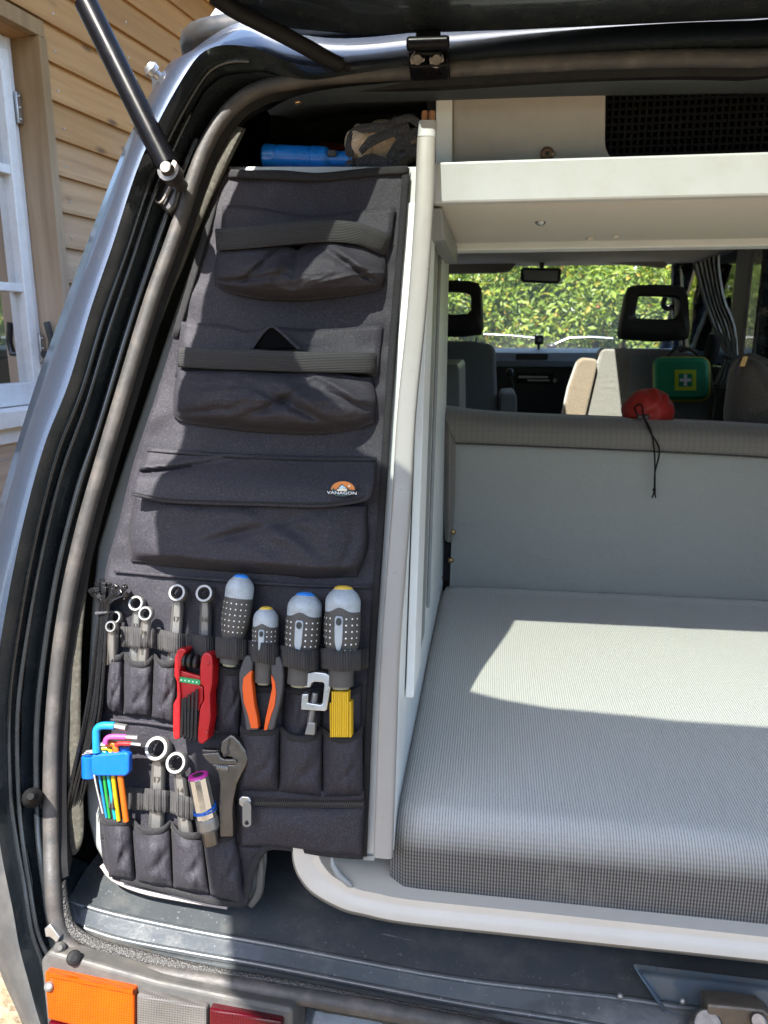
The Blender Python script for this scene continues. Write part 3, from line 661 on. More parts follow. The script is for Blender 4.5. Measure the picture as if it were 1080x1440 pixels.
# ------------------------------------------------------------------ tailgate
gate = empty('tailgate', (XC, 1.05, 1.965), van)
def gz(y): return 1.980 + (1.05 - y) * .17 if y > .45 else 2.082 - (.45 - y) * .04
gout = [(XC, 1.085), (.0, 1.08), (-.2, 1.07), (-.29, 1.045), (-.35, .98), (-.40, .90), (-.44, .82), (-.472, .74), (-.527, .57), (-.568, .46), (-.566, .42), (-.553, .36), (-.565, .2), (-.555, .06), (-.52, -.06), (-.42, -.13), (-.1, -.15), (XC, -.15)]
gin = [(XC, .975), (.05, .975), (-.12, .972), (-.165, .965), (-.185, .945), (-.21, .905), (-.25, .84), (-.30, .755), (-.335, .685), (-.338, .655), (-.325, .625), (-.30, .595), (-.26, .565), (-.21, .525), (-.16, .500), (-.08, .478), (.1, .464), (XC, .462)]
def cl(L): return L + [(2 * XC - x, y) for x, y in L[::-1][1:-1]]
go, gi = cl(gout), cl(gin)
def at3(L, dz): return [Vector((x, y, gz(y) + dz)) for x, y in L]
def toward(A, B, f): return [(lerp(a[0], b[0], f), lerp(a[1], b[1], f)) for a, b in zip(A, B)]
m = MB(); m.grid([at3(gi, .012), at3(toward(gi, go, .06), .022), at3(toward(gi, go, .85), .05), at3(toward(gi, go, .96), .044), at3(go, .03), at3(go, .016), at3(toward(go, gi, .06), .010), at3(toward(go, gi, .14), .010), at3(toward(go, gi, .24), -.012), at3(toward(go, gi, .8), -.012), at3(gi, .0), at3(gi, .012)], closed=True)
m.build('gate_frame', JAMB, gate, smooth=45)
m = MB(); gg = at3(gi, .008); m.add(gg, [tuple(range(len(gg)))]); m.build('gate_glass', GATEGL, gate, smooth=0)
m = MB(); gs = [p + Vector((0, 0, .004)) for p in at3(toward(go, gi, .05), .004)]; m.tube(gs[-8:] + gs[:17], .009, 8, up=(0, 0, 1)); m.build('gate_seal', BLACK, gate, smooth=60)
# hinge
for px in (601,):
    hg = MB(); P = tp(px, 78, .045)
    hg.pp([(573, 72), (631, 70), (632, 92), (575, 95)], .075, .03); hg.pp([(585, 40), (619, 38), (621, 76), (583, 76)], .085, .02)
    hg.cyl(tp(572, 62, .09), tp(632, 60, .09), .008, seg=12)
    h = hg.build('gate_hinge', STRUTM, gate, smooth=40, bevel=.003)
    for bx in (587, 614):
        b = MB(); b.lathe(tp(bx, 84, .074), tp(bx, 84, .083), [(0, .009, 0), (.3, .009, 0), (.35, .006, 0), (1, .0055, 0)], 12); b.build('hinge_bolt', DSTEEL, h)
h2 = bpy.data.objects.new('gate_hinge', h.data); COL.objects.link(h2); h2.parent = gate; h2.location = h.location + Vector((.62, 0, .012)); WL[h2.name] = WL[h.name]
mk = h2.modifiers.new('edge', 'BEVEL'); mk.width = .003; mk.segments = 2
# gas struts
A = tp(240, 243, .085); B = EYE + ray(108, -22) * 1.0
d = ray(108, -22); B = EYE + d * ((2.035 - EYE.z) / d.z)
def strut(A, B, sgn):
    s_ = empty('gas_strut', A, gate); D = (B - A)
    q = MB(); q.cyl(A + D * .03, A + D * .90, .0145, seg=20); q.cyl(A + D * .88, A + D * .91, .0105, seg=14); q.build('strut_tube', STRUTM, s_, smooth=50)
    q = MB(); q.cyl(A + D * .88, B, .0055, seg=12); q.build('strut_rod', STEEL, s_, smooth=50)
    return s_
st_ = strut(A, B, 1)
q = MB(); q.lathe(A - TN * .035, A + TN * .016, [(0, .0085, 0), (.5, .0085, 0), (.51, .014, 0), (.85, .014, 0), (.86, .009, 0), (1, .007, 0)], 16); q.build('strut_ball_joint', DSTEEL, st_)
q = MB(); q.pp([(205, 250), (225, 235), (250, 232), (256, 252), (246, 290), (236, 300), (215, 280)], .045, .02); q.build('strut_bracket', BLACKP, st_, bevel=.004)
q = MB(); c = cat([tp(x, y, .05) for x, y in ((240, 262), (226, 285), (214, 276), (208, 262))], 5); q.tube(c, .0022, 6); q.build('strut_clip', DSTEEL, st_)
mirr = lambda p: Vector((2 * XC - p.x, p.y, p.z)); strut(mirr(A), mirr(B), -1)
# wiring harness sleeve from body to gate
q = MB(); c = cat([tp(490, 94, .06), tp(470, 88, .075), tp(430, 66, .10), tp(385, 42, .12), tp(330, 14, .14), tp(300, -6, .16)], 6); q.tube(c, [.006] * 4 + [.0095] * (len(c) - 4), 10); q.build('wiring_sleeve', BLACK, gate, smooth=60)

# ================================================================== VAN INTERIOR
XS = -.105                                   # right face of the tall cabinet
ZSH = 1.771                                  # underside of the shelf
m = MB(); m.bb(-.085, 1.14, 1.07, 1.09, 1.771, 1.822); m.build('shelf_front', WHITE, van, smooth=0, bevel=.003)
m = MB(); m.bb(-.085, 1.14, 1.092, 1.545, 1.7735, 1.790); m.build('shelf_board', BEIGEB, van, smooth=0)
m = MB(); m.bb(-.085, 1.14, 1.547, 1.60, 1.760, 1.792); m.build('shelf_edge', GREYP, van, smooth=0, bevel=.003)
for x, y, r in ((760, 312, .0085), (830, 334, .007), (866, 331, .007)):
    P = hz(x, y, 1.7732); q = MB(); q.lathe(P, P - Vector((0, 0, .005)), [(0, r, 0), (.5, r * .95, 0), (1, r * .6, 0)], 14); q.build('screw_cap', GALV if r > .008 else BEIGEB, van)
m = MB(); m.prism([Vector((-.098, 1.10, 1.770)), Vector((-.098, 1.54, 1.770)), Vector((-.098, 1.54, 1.735)), Vector((-.098, 1.16, 1.735))], (.025, 0, 0)); m.build('shelf_bracket', GREYD, van, smooth=0, bevel=.004)
# speaker panel with rounded grille opening
YP = 1.125
def arc(cx, cy, r, a0, a1, k=6): return [(cx + r * math.cos(R_(lerp(a0, a1, i / k))), cy + r * math.sin(R_(lerp(a0, a1, i / k)))) for i in range(k + 1)]
out = [(637, 226), (637, 120), (852, 120), (851, 195)] + [(852, 208), (857, 218), (865, 224), (880, 226)] + [(1240, 226), (1240, 234), (637, 234)]
m = MB(); m.prism([hy(x, y, YP) for x, y in out], (0, .012, 0)); m.build('speaker_panel', TAUPE, van, smooth=0, bevel=.002)
m = MB(); m.prism([hy(x, y, YP - .006) for x, y in ((613, 118), (636, 118), (636, 236), (613, 236))], (0, .02, 0)); m.build('panel_edge_strip', GREYP, van, smooth=0, bevel=.002)
gx0 = hy(848, 200, YP + .014).x; gz0 = hy(900, 230, YP).z; gz1 = hy(900, 110, YP).z
m = MB()
x = gx0
while x < 1.0: m.bb(x, x + .0034, YP + .014, YP + .018, gz0, gz1); x += .0088
z = gz0 + .004
while z < gz1: m.bb(gx0, 1.0, YP + .0145, YP + .0185, z, z + .0034); z += .0094
m.build('grille_bars', GRILLE, van, smooth=0, kind='stuff')
m = MB(); m.bb(gx0 - .01, 1.05, YP + .06, YP + .07, gz0 - .02, gz1 + .05); m.build('speaker_backing', CAVITY, van, smooth=0)
P = hy(769, 217, YP); q = MB(); q.lathe(P, P - Vector((0, .006, 0)), [(0, .0095, 0), (.5, .009, 0), (.9, .006, 0), (1, .004, 0)], 18)
sp = q.build('panel_screw', mat('brown cup washer', (.16, .10, .06), .35, .6), van)
q = MB()
for a in (35, 125): q.box(P - Vector((0, .0062, 0)), Vector((math.cos(R_(a)), 0, math.sin(R_(a)))) * .004, (0, .0006, 0), Vector((-math.sin(R_(a)), 0, math.cos(R_(a)))) * .001)
q.build('screw_slot', BLACKP, sp, smooth=0)
# cabinet top behind the organiser, its dark recess
m = MB(); m.prism([tp(320, 234, -.01), tp(500, 234, -.01), tp(590, 234, -.01), tp(590, 248, -.01), tp(320, 248, -.01)], (0, .02, 0)); m.build('cabinet_top_edge', WHITE, van, smooth=0, bevel=.002)
zct = tp(400, 236, -.01).z
m = MB(); m.bb(-.36, -.09, 1.085, 1.5, zct - .018, zct - .002); m.build('cabinet_top', GREYP, van, smooth=0)
m = MB(); m.bb(-.62, -.085, 1.42, 1.44, zct, 2.05); m.bb(-.10, -.088, 1.14, 1.42, zct, 2.0); m.build('recess_lining', DARKINT, van, smooth=0)
m = MB(); c = [(-.38 + i * .02, 1.36 + .02 * math.sin(i * .9), 0) for i in range(15)]
m.grid([[Vector((x, y - dy, zct + dz)) for x, y, _ in c] for dy, dz in ((.0, .0), (.06, .045), (.03, .10), (.0, .17))]); m.build('recess_curtain', STRAPM, van, smooth=60, solid=.004)
# tall cabinet: right face, rear strip, sliding profiles
def vplane(px, py, n, X): return None
m = MB()
def cz(y): return y
fz0, fz1 = .955, 1.770
# the rear edge follows the tilt; the face runs back to y = 1.80
e0 = Vector((XS, .835, fz0)); e1 = Vector((XS, .835 + (fz1 - fz0) * math.tan(TILT), fz1))
m.prism([e0, e1, Vector((XS, 1.82, fz1)), Vector((XS, 1.82, fz0))], (-.018, 0, 0)); m.build('cabinet_side', GREYP, van, smooth=0, bevel=.002)
def vstrip(y0, y1, x, w, M, name, zlo=fz0 + .16, zhi=fz1 - .02):
    q = MB(); a = .835 + (zlo - fz0) * math.tan(TILT) + y0; b = .835 + (zhi - fz0) * math.tan(TILT) + y0
    q.prism([Vector((x, a, zlo)), Vector((x, b, zhi)), Vector((x, b + (y1 - y0), zhi)), Vector((x, a + (y1 - y0), zlo))], (-w, 0, 0)); return q.build(name, M, van, smooth=0, bevel=.0015)
vstrip(.035, .062, XS + .012, .010, DARKINT, 'door_gap') if 0 else None; vstrip(.068, .17, XS + .013, .011, GREYP, 'sliding_door'); vstrip(.175, .30, XS + .008, .007, GREYD, 'door_rail'); vstrip(.42, .435, XS + .006, .005, GREYD, 'door_rail')
# rear white strip between organiser and pole
m = MB(); m.prism([tp(x, y, -.004) for x, y in ((576, 238), (604, 238), (592, 420), (574, 660), (566, 826), (552, 1000), (540, 1203), (512, 1203), (516, 1000), (530, 830), (540, 700), (556, 500))], TN * -.03); m.build('cabinet_edge', WHITE, van, smooth=0, bevel=.003)
m = MB(); m.pp([(508, 1203), (527, 1204), (527, 1211), (508, 1210)], .0, .02); m.build('cabinet_foot', GREYD, van, smooth=0, bevel=.001)
# tray under the cushion
def tr(L, n): return cat([tp(x, y, n) for x, y in L + [(2000, L[-1][1] + 70)]], 6)
tA = tr([(409, 1170), (410, 1195), (412, 1215), (420, 1235), (439, 1258), (478, 1280), (511, 1289), (574, 1301), (769, 1322), (1080, 1356), (1400, 1394)], -.005)
tB = tr([(411, 1170), (412, 1194), (414, 1213), (422, 1233), (441, 1255), (479, 1276), (512, 1285), (574, 1297), (769, 1318), (1080, 1351), (1400, 1389)], .010)
tC = tr([(425, 1170), (425, 1195), (427, 1211), (433, 1227), (450, 1246), (485, 1266), (515, 1274), (575, 1285), (769, 1305), (1080, 1337), (1400, 1374)], .010)
tD = tr([(434, 1170), (434, 1194), (436, 1209), (442, 1224), (458, 1241), (491, 1259), (520, 1267), (578, 1277), (769, 1297), (1080, 1329), (1400, 1366)], .0065)
tE = tr([(440, 1170), (440, 1193), (442, 1208), (448, 1221), (463, 1238), (495, 1255), (524, 1262), (580, 1273), (769, 1293), (1080, 1325), (1400, 1362)], .0065)
tF = tr([(446, 1170), (446, 1192), (449, 1206), (455, 1218), (469, 1233), (499, 1249), (528, 1256), (584, 1266), (769, 1285), (1080, 1318), (1400, 1354)], .007)
tG = [p + Vector((.01, .12, .0)) for p in tF]
m = MB(); m.grid([push(tA, (0, .02, -.006)), tA, tB, tC, tD, tE, tF, tG]); m.build('bed_tray', TRAY, van, smooth=40)
m = MB(); c = [(466, 1203), (468, 1216), (476, 1230), (492, 1244), (496, 1248)]; m.tube([tp(x, y, .007) for x, y in c], [.0005, .004, .0045, .004, .0005], 8); m.build('tray_groove', GREYD, van, smooth=60)  # dark grey tube standing in for the tray's dark groove
m = MB(); zt = tp(600, 1270, .0).z; m.bb(-.10, 1.15, .95, 1.85, zt - .05, zt - .012); m.build('bed_base', TRAY, van, smooth=0)

# bench cushion
cu = MB(); x0, x1, y0, y1, za, zb = -.112, 1.10, .835, 1.785, .858, 1.0
NXc, sec = 60, []
rad = .045
prof = [(y0 + .03, za), (y0 + .008, za + .006), (y0, za + .02), (y0, zb - rad)] + [(y0 + rad - rad * math.cos(R_(a)), zb - rad + rad * math.sin(R_(a))) for a in range(10, 91, 10)] + [(lerp(y0 + rad, y1 - .02, k / 16), zb) for k in range(1, 17)] + [(y1, zb - .02), (y1, za)]
rows_ = []
for i in range(NXc + 1):
    u = i / NXc; x = lerp(x0, x1, u); e = min(u, 1 - u) * (x1 - x0); r2 = .03
    drop = 0 if e > r2 else r2 - math.sqrt(max(0, r2 * r2 - (r2 - e) ** 2))
    rows_.append([Vector((x, y + drop * (1 if y < 1.2 else -1) * .5, z + (-drop * .9 if z > za + .05 else 0) + (.004 * nz(x * 4, y * 4) + .0016 * nz(x * 13, y * 9, 3)) * (1 if z > za + .03 else 0) + .006 * math.sin(math.pi * (y - y0) / (y1 - y0)))) for y, z in prof])
cu.grid(rows_)
np_ = len(prof)
for fi in range(len(cu.f)):
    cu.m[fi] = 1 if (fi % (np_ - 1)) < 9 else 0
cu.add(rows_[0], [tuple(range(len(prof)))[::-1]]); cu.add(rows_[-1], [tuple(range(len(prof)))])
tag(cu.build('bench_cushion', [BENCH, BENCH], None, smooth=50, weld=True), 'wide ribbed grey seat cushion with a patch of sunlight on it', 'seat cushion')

# bench backrest
YB = 1.79
br = empty('bench_backrest', (.45, YB, 1.0), van)
bt = [(624, 582), (717, 592), (1080, 609), (1400, 640)]; bm_ = [(641, 621), (717, 624), (1080, 641), (1400, 672)]
top = cat([hy(x, y, YB - .015) for x, y in bt], 8); mid = cat([hy(x, y, YB - .02) for x, y in bm_], 8)
mb = MB(); N_ = [Vector((0, -1, 0))] * len(top)
mb.grid([push(mid, (0, .01, 0)), push(mid, (0, -.004, 0)), [p.lerp(q, .3) + Vector((0, -.012, 0)) for p, q in zip(mid, top)], [p.lerp(q, .8) + Vector((0, -.010, 0)) for p, q in zip(mid, top)], push(top, (0, .004, .0)), push(top, (0, .03, .012)), push(top, (0, .10, .012)), push(top, (0, .14, -.03)), push(top, (0, .15, -.3))])
mb.build('backrest_band', BAND, br, smooth=60)
zl = 1.0
lf = [(hy(624, 583, YB - .012)), hy(622, 700, YB - .012), hy(626, 760, YB - .012)]
ri = [(hy(641, 622, YB - .02)), hy(640, 700, YB - .02), hy(636, 762, YB - .02)]
mb = MB(); mb.grid([[p + Vector((0, .1, 0)) for p in lf], lf, [p.lerp(q, .5) + Vector((0, -.012, 0)) for p, q in zip(lf, ri)], ri, push(ri, (0, .012, 0))]); mb.build('backrest_side', BAND, br, smooth=60)
bl = cat([hy(x, y, YB + .005) for x, y in ((632, 830), (717, 836), (1080, 866), (1400, 892))], 8)
tl = push(mid, (0, .012, .004))
mb = MB(); mb.grid([[p.lerp(q, k / 6) + Vector((0, .004 * nz(p.x * 6, k * .5) - .006 * math.sin(math.pi * k / 6), 0)) for p, q in zip(bl, tl)] for k in range(7)]); mb.grid([push(bl, (0, .05, 0)), push(tl, (0, .05, 0))]); mb.build('backrest_panel', BACKP, br, smooth=60)
mb = MB(); mb.tube(push(mid, (0, -.006, -.003)), .0022, 6); mb.build('backrest_seam', STRAPM, br, smooth=60)
for x, y in ((637, 748), (634, 788), (619, 812)):
    P = hy(x, y, YB - .02); q = MB(); q.ell(P, (.007, 0, 0), (0, .006, 0), (0, 0, .007), 10, 6); q.build('backrest_stud', BRASS, br)
m = MB(); m.bb(XS + .002, hy(632, 800, YB).x, YB + .02, YB + .06, 1.0, 1.33); m.build('backrest_hinge_plate', DARKINT, br, smooth=0)

# shell of the van round the rooms inside
XR = 1.06; XL = -.60
def lwall(y0, y1, z0_, z1_):
    f = lambda z: XL if z < 1.4 else XL + .15 * (z - 1.4) / .6
    return [Vector((f(z), y, z)) for y, z in ((y0, z0_), (y1, z0_), (y1, z1_), (y0, z1_))]
m = MB()
for a_ in ((1.3, 3.35, .3, 1.42), (1.3, 2.05, 1.42, 2.0), (2.05, 3.35, 1.90, 2.0), (3.1, 3.35, 1.42, 1.90)): m.prism(lwall(*a_), (-.02, 0, 0))
m.build('left_wall', DARKINT, van, smooth=0)
m = MB(); m.prism(lwall(2.05, 3.1, 1.42, 1.90), (-.004, 0, 0)); m.build('side_window_glass', GLASS, van, smooth=0)
SX0, SX1, SY0, SY1 = .19, .44, 2.80, 3.14      # roof vent over the cab
def holed(name, M, x0_, y0_, y1_, z0_, z1_):
    m = MB(); m.bb(x0_, SX0, y0_, y1_, z0_, z1_); m.bb(SX1, XR, y0_, y1_, z0_, z1_); m.bb(SX0, SX1, y0_, SY0, z0_, z1_); m.bb(SX0, SX1, SY1, y1_, z0_, z1_); m.build(name, M, van, smooth=0)
holed('roof_panel', PAINT, XL + .16, 1.30, 4.5, 2.0, 2.03)
m = MB(); m.bb(SX0 - .02, SX1 + .02, SY0 - .02, SY1 + .02, 2.034, 2.038); m.build('roof_vent_glass', GLASS, van, smooth=0)
zh = hy(700, 356, 4.3).z
holed('headliner', HEADL, XL + .14, 1.62, 4.36, 1.965, 1.985)
m = MB(); m.bb(XL, XR, .9, 4.9, .42, .45); m.build('van_floor', DARKINT, van, smooth=0)
m = MB(); m.bb(XR, XR + .03, 1.0, 4.75, .3, 1.46); m.bb(XR, XR + .03, 1.0, 4.5, 1.93, 2.0); m.bb(XR, XR + .03, 1.0, 2.05, 1.46, 1.93); m.build('right_wall', DARKINT, van, smooth=0)
# right pillars
def pillar(ya, yb, name, M, x0=XR - .03, x1=XR + .03): q = MB(); q.bb(x0, x1, ya, yb, 1.40, 1.97); q.build(name, M, van, smooth=0, bevel=.012)
pillar(3.25, 3.37, 'door_pillar', JAMB); pillar(3.40, 3.60, 'door_pillar', TAUPE)
m = MB(); m.bb(XR + .004, XR + .009, 2.05, 3.25, 1.46, 1.93); m.build('sliding_door_glass', GLASS, van, smooth=0)
m = MB(); m.bb(XR + .004, XR + .009, 3.60, 4.5, 1.46, 1.93); m.build('cab_door_glass', GLASS, van, smooth=0)
m = MB(); m.bb(XR - .012, XR + .0, 2.05, 3.12, 1.42, 1.46); m.bb(XR - .012, XR, 3.42, 4.6, 1.40, 1.46); m.build('window_ledge', JAMB, van, smooth=0, bevel=.003)
# left cab door: below the glass only
m = MB(); m.bb(XL - .02, XL, 3.35, 4.75, .3, 1.46); m.bb(XL - .02, XL, 3.35, 4.5, 1.93, 2.0); m.build('left_cab_door', DARKINT, van, smooth=0)
m = MB(); m.bb(XL - .012, XL - .007, 3.35, 4.5, 1.46, 1.93); m.build('cab_door_glass', GLASS, van, smooth=0)
# windscreen and its frame
zw0 = 1.50; zw1 = hy(800, 369, 4.42).z
def ws(u, v): return Vector((lerp(XL + .05, XR - .05, u), lerp(4.86, 4.42, v) - .12 * (2 * u - 1) ** 2, lerp(zw0, zw1, v)))
m = MB(); m.grid([[ws(i / 12, j / 4) for i in range(13)] for j in range(5)]); m.build('windscreen', glass_mat('windscreen glass', (.93, .95, .92), .05, .07), van, smooth=60)
for s in (0, 1):
    q = MB(); q.tube([ws(s, -.08) , ws(s, .5), ws(s, 1.05)], .04, 10); q.build('windscreen_pillar', JAMB, van, smooth=60)
q = MB(); q.tube([ws(i / 12, 1.04) + Vector((0, -.02, .03)) for i in range(13)], .045, 8); q.build('windscreen_header', HEADL, van, smooth=60)
q = MB(); q.bb(XL, XR, 4.30, 4.34, zw1 - .0, 2.0); q.build('cab_header', HEADL, van, smooth=0, bevel=.01)
# front panel and dashboard
q = MB(); q.bb(XL, XR, 4.86, 4.92, .3, zw0 - .03); q.build('front_panel', DARKINT, van, smooth=0)
q = MB(); zd = hy(780, 490, 4.45).z; zf = hy(780, 516, 4.2).z
sec = [(4.85, zw0 - .01), (4.6, zd + .0), (4.25, zd - .02), (4.21, zf + .03), (4.22, zf), (4.30, zf - .01)]
q.grid([[Vector((x, y, z)) for y, z in sec] for x in [XL + (XR - XL) * i / 10 for i in range(11)]]); q.build('dash_top', DASH, van, smooth=40)
q = MB(); q.bb(XL, XR, 4.26, 4.5, zf - .55, zf - .005); q.build('dash_body', BLACKP, van, smooth=0)
P = hy(748, 502, 4.235); q = MB(); q.bb(P.x - .085, P.x + .085, 4.215, 4.23, P.z - .02, P.z + .02); q.build('dash_vent', BLACKP, van, smooth=0, bevel=.006)
P = hy(752, 532, 4.255); q = MB(); q.bb(P.x - .10, P.x + .10, 4.24, 4.25, P.z - .026, P.z + .026); rd = q.build('radio', BLACK, van, smooth=0, bevel=.004)
for dx, dz, wx, hz_ in ((-.06, .008, .03, .006), (.02, .008, .05, .005), (.02, -.010, .06, .004)):
    q = MB(); q.bb(P.x + dx - wx, P.x + dx + wx, 4.234, 4.239, P.z + dz - hz_, P.z + dz + hz_); q.build('radio_button', GALV, rd, smooth=0)
for px in (780, 794):
    P = hy(px, 535, 4.255); q = MB(); q.cyl(P, P - Vector((0, .02, 0)), .012, .010, 12); q.build('dash_knob', GALV if px == 780 else BLACKP, van)
# gear lever
q = MB(); k0 = hy(717, 524, 3.9); k1 = hy(727, 560, 3.85); q.tube([k0, k0.lerp(k1, .5) + Vector((-.004, 0, 0)), k1 - Vector((0, 0, .3))], .007, 8); gls = q.build('gear_lever', BLACKP, van)
q = MB(); q.ell(k0, (.02, 0, 0), (0, .02, 0), (0, 0, .022), 14, 9); q.build('lever_knob', BLACKP, gls)
# wipers
for c in ([(680, 470), (720, 472), (757, 476)], [(775, 486), (800, 475), (830, 474), (862, 476)]):
    P = [hy(x, y, 4.93) for x, y in c]; q = MB(); q.tube(P, .009, 6); q.build('wiper_arm', GALV, van, smooth=60)
P = hy(776, 487, 4.92); q = MB(); q.ell(P, (.035, 0, 0), (0, .03, 0), (0, 0, .02), 12, 7); q.build('wiper_pivot', BLACKP, van)
# mirror
mr = empty('rear_view_mirror', hy(761, 388, 4.1), van)
o_ = [(732, 380), (735, 376), (786, 377), (790, 380), (788, 396), (784, 399), (736, 397), (732, 394)]
q = MB(); q.prism([hy(x, y, 4.1) for x, y in o_], (0, .03, 0)); q.build('mirror_shell', BLACKP, mr, smooth=0, bevel=.006)
q = MB(); q.prism([hy(x, y, 4.096) for x, y in ((736, 380), (785, 381), (784, 395), (737, 394))], (0, .003, 0)); q.build('mirror_glass', CHROME, mr, smooth=0)
q = MB(); q.tube([hy(762, 378, 4.115), hy(762, 366, 4.2), hy(763, 357, 4.30)], [.01, .016, .03], 8); q.build('mirror_stem', BLACKP, mr)
# visors
q = MB(); q.prism([hy(x, y, 4.2) for x, y in ((560, 362), (630, 362), (745, 360), (748, 363), (742, 367), (728, 369), (722, 376), (716, 382), (700, 384), (560, 387))], (0, .022, 0)); q.build('sun_visor', TAUPE, van, smooth=0, bevel=.006)
q = MB(); q.prism([hy(x, y, 4.2) for x, y in ((795, 358), (830, 351), (880, 352), (925, 360), (940, 372), (935, 377), (880, 372), (820, 366))], (0, .025, 0)); q.build('sun_visor', HEADL, van, smooth=0, bevel=.008)
# front seats
def seat(cx_, Y, spec):
    s_ = empty('front_seat', Vector((cx_, Y, .6)), van)
    ho, hi_ = spec['head'], spec['hole']
    q = MB(); f = [hy(x, y, Y) for x, y in ho]; h = [hy(x, y, Y) for x, y in hi_]; D = Vector((0, .10, 0))
    n = len(f)
    def sh(a, b, k, d): return [p.lerp(r, k) + Vector((0, d, 0)) for p, r in zip(a, b)]
    q.grid([sh(f, h, 1, .05), sh(f, h, 1, .012), sh(f, h, .88, .0), sh(f, h, .15, .0), sh(f, h, .04, .012), sh(f, h, 0, .04), sh(f, h, 0, .07), sh(f, h, .1, .10), sh(f, h, .9, .10), sh(f, h, 1, .08), sh(f, h, 1, .05)], closed=True)
    q.build('headrest', HEADR, s_, smooth=60)
    for (xa, ya, xb, yb) in spec['posts']:
        q = MB(); q.cyl(hy(xa, ya, Y + .05), hy(xb, yb, Y + .05), .0075, seg=10); q.build('headrest_post', GALV, s_)
        q = MB(); q.lathe(hy(xb, yb + 1, Y + .03), hy(xb, yb - 3, Y + .03), [(0, .03, 0), (.5, .026, 0), (1, .012, 0)], 12); q.build('post_collar', BLACKP, s_)
    B_ = spec['back']; fr = [hy(x, y, Y) for x, y in B_]
    q = MB(); q.prism(fr, (0, .13, 0)); q.build('seat_back', spec['mat'], s_, smooth=30, bevel=.03, bseg=3)
    if 'panel' in spec:  # dark sheet over the seat back's shaded part, shade put into its colour
        q = MB(); q.prism([hy(x, y, Y - .012) for x, y in spec['panel']], (0, .010, 0)); q.build('back_shade', SEATD, s_, smooth=30, bevel=.004)
    q = MB(); q.prism([hy(x, y, Y - .03) for x, y in spec['arm']], (0, .32 if spec['mat'] is SEATD else .09, 0)); q.build('armrest', spec['armm'], s_, smooth=30, bevel=.02, bseg=3)
    return s_
seat(.68, 3.4, dict(head=[(886, 403), (898, 400), (925, 399), (950, 400), (963, 403), (969, 415), (971, 440), (972, 468), (969, 477), (945, 480), (921, 481), (893, 479), (874, 477), (871, 470), (874, 450), (880, 420)],
    hole=[(899, 417), (905, 416), (925, 416), (944, 417), (953, 418), (955, 424), (955, 432), (955, 441), (951, 448), (940, 449), (921, 449), (905, 448), (896, 447), (894, 442), (896, 432), (898, 421)],
    posts=[(878, 478, 876, 492), (957, 479, 957, 494)], back=[(845, 494), (850, 490), (941, 491), (984, 500), (1000, 512), (1006, 560), (1004, 760), (780, 760), (822, 590)], panel=[(886, 500), (940, 500), (980, 508), (996, 520), (998, 740), (880, 740), (884, 590)],
    arm=[(813, 508), (820, 503), (838, 505), (841, 510), (822, 592), (812, 720), (770, 720), (790, 591), (800, 545)], mat=SEATB, armm=ARMR))
seat(-.19, 3.4, dict(head=[(590, 397), (610, 394), (640, 393), (660, 394), (672, 397), (677, 405), (679, 430), (680, 462), (677, 471), (650, 474), (620, 474), (590, 473), (570, 471), (566, 462), (570, 440), (580, 405)],
    hole=[(600, 411), (612, 410), (640, 410), (654, 411), (661, 414), (662, 420), (662, 428), (662, 436), (657, 441), (645, 442), (620, 442), (605, 441), (594, 440), (592, 436), (594, 425), (597, 414)],
    posts=[(671, 473, 670, 485), (588, 473, 588, 485)], back=[(560, 484), (600, 480), (660, 480), (690, 484), (697, 492), (700, 584), (703, 760), (555, 760)],
    arm=[(702, 558), (706, 553), (722, 552), (727, 557), (727, 586), (727, 700), (702, 700)], mat=SEATD, armm=SEATD))
# grey kitchen block beside the left seat
q = MB(); q.prism([hy(x, y, 2.3) for x, y in ((600, 512), (643, 512), (646, 520), (647, 578), (647, 800), (600, 800))], (0, .5, 0)); q.build('kitchen_block', GREYD, van, smooth=0, bevel=.006)
# seat belt by the door
q = MB(); c = cat([hy(1006, 470, 3.38), hy(1000, 500, 3.36), hy(992, 515, 3.36)], 4); q.grid([[p + Vector((-.03, 0, 0)) for p in c], [p + Vector((.03, .01, 0)) for p in c]]); q.build('seat_belt', STRAPM, van, solid=.002)
q = MB(); q.prism([hy(x, y, 3.2) for x, y in ((1008, 545), (1022, 545), (1018, 605), (1000, 605))], (0, .03, 0)); q.build('belt_cover', BLACKP, van, smooth=0, bevel=.004)
q = MB(); c = cat([hy(935, 419, 4.35), hy(933, 430, 4.34), hy(940, 434, 4.34), hy(947, 428, 4.35), hy(946, 417, 4.36)], 4); q.tube(c, .014, 8); q.build('grab_handle', BLACKP, van, smooth=60)
q = MB(); q.tube([hy(952, 372, 4.3), hy(953, 420, 4.34), hy(958, 490, 4.4)], [.03, .035, .05], 8); q.build('door_frame_post', JAMB, van, smooth=60)

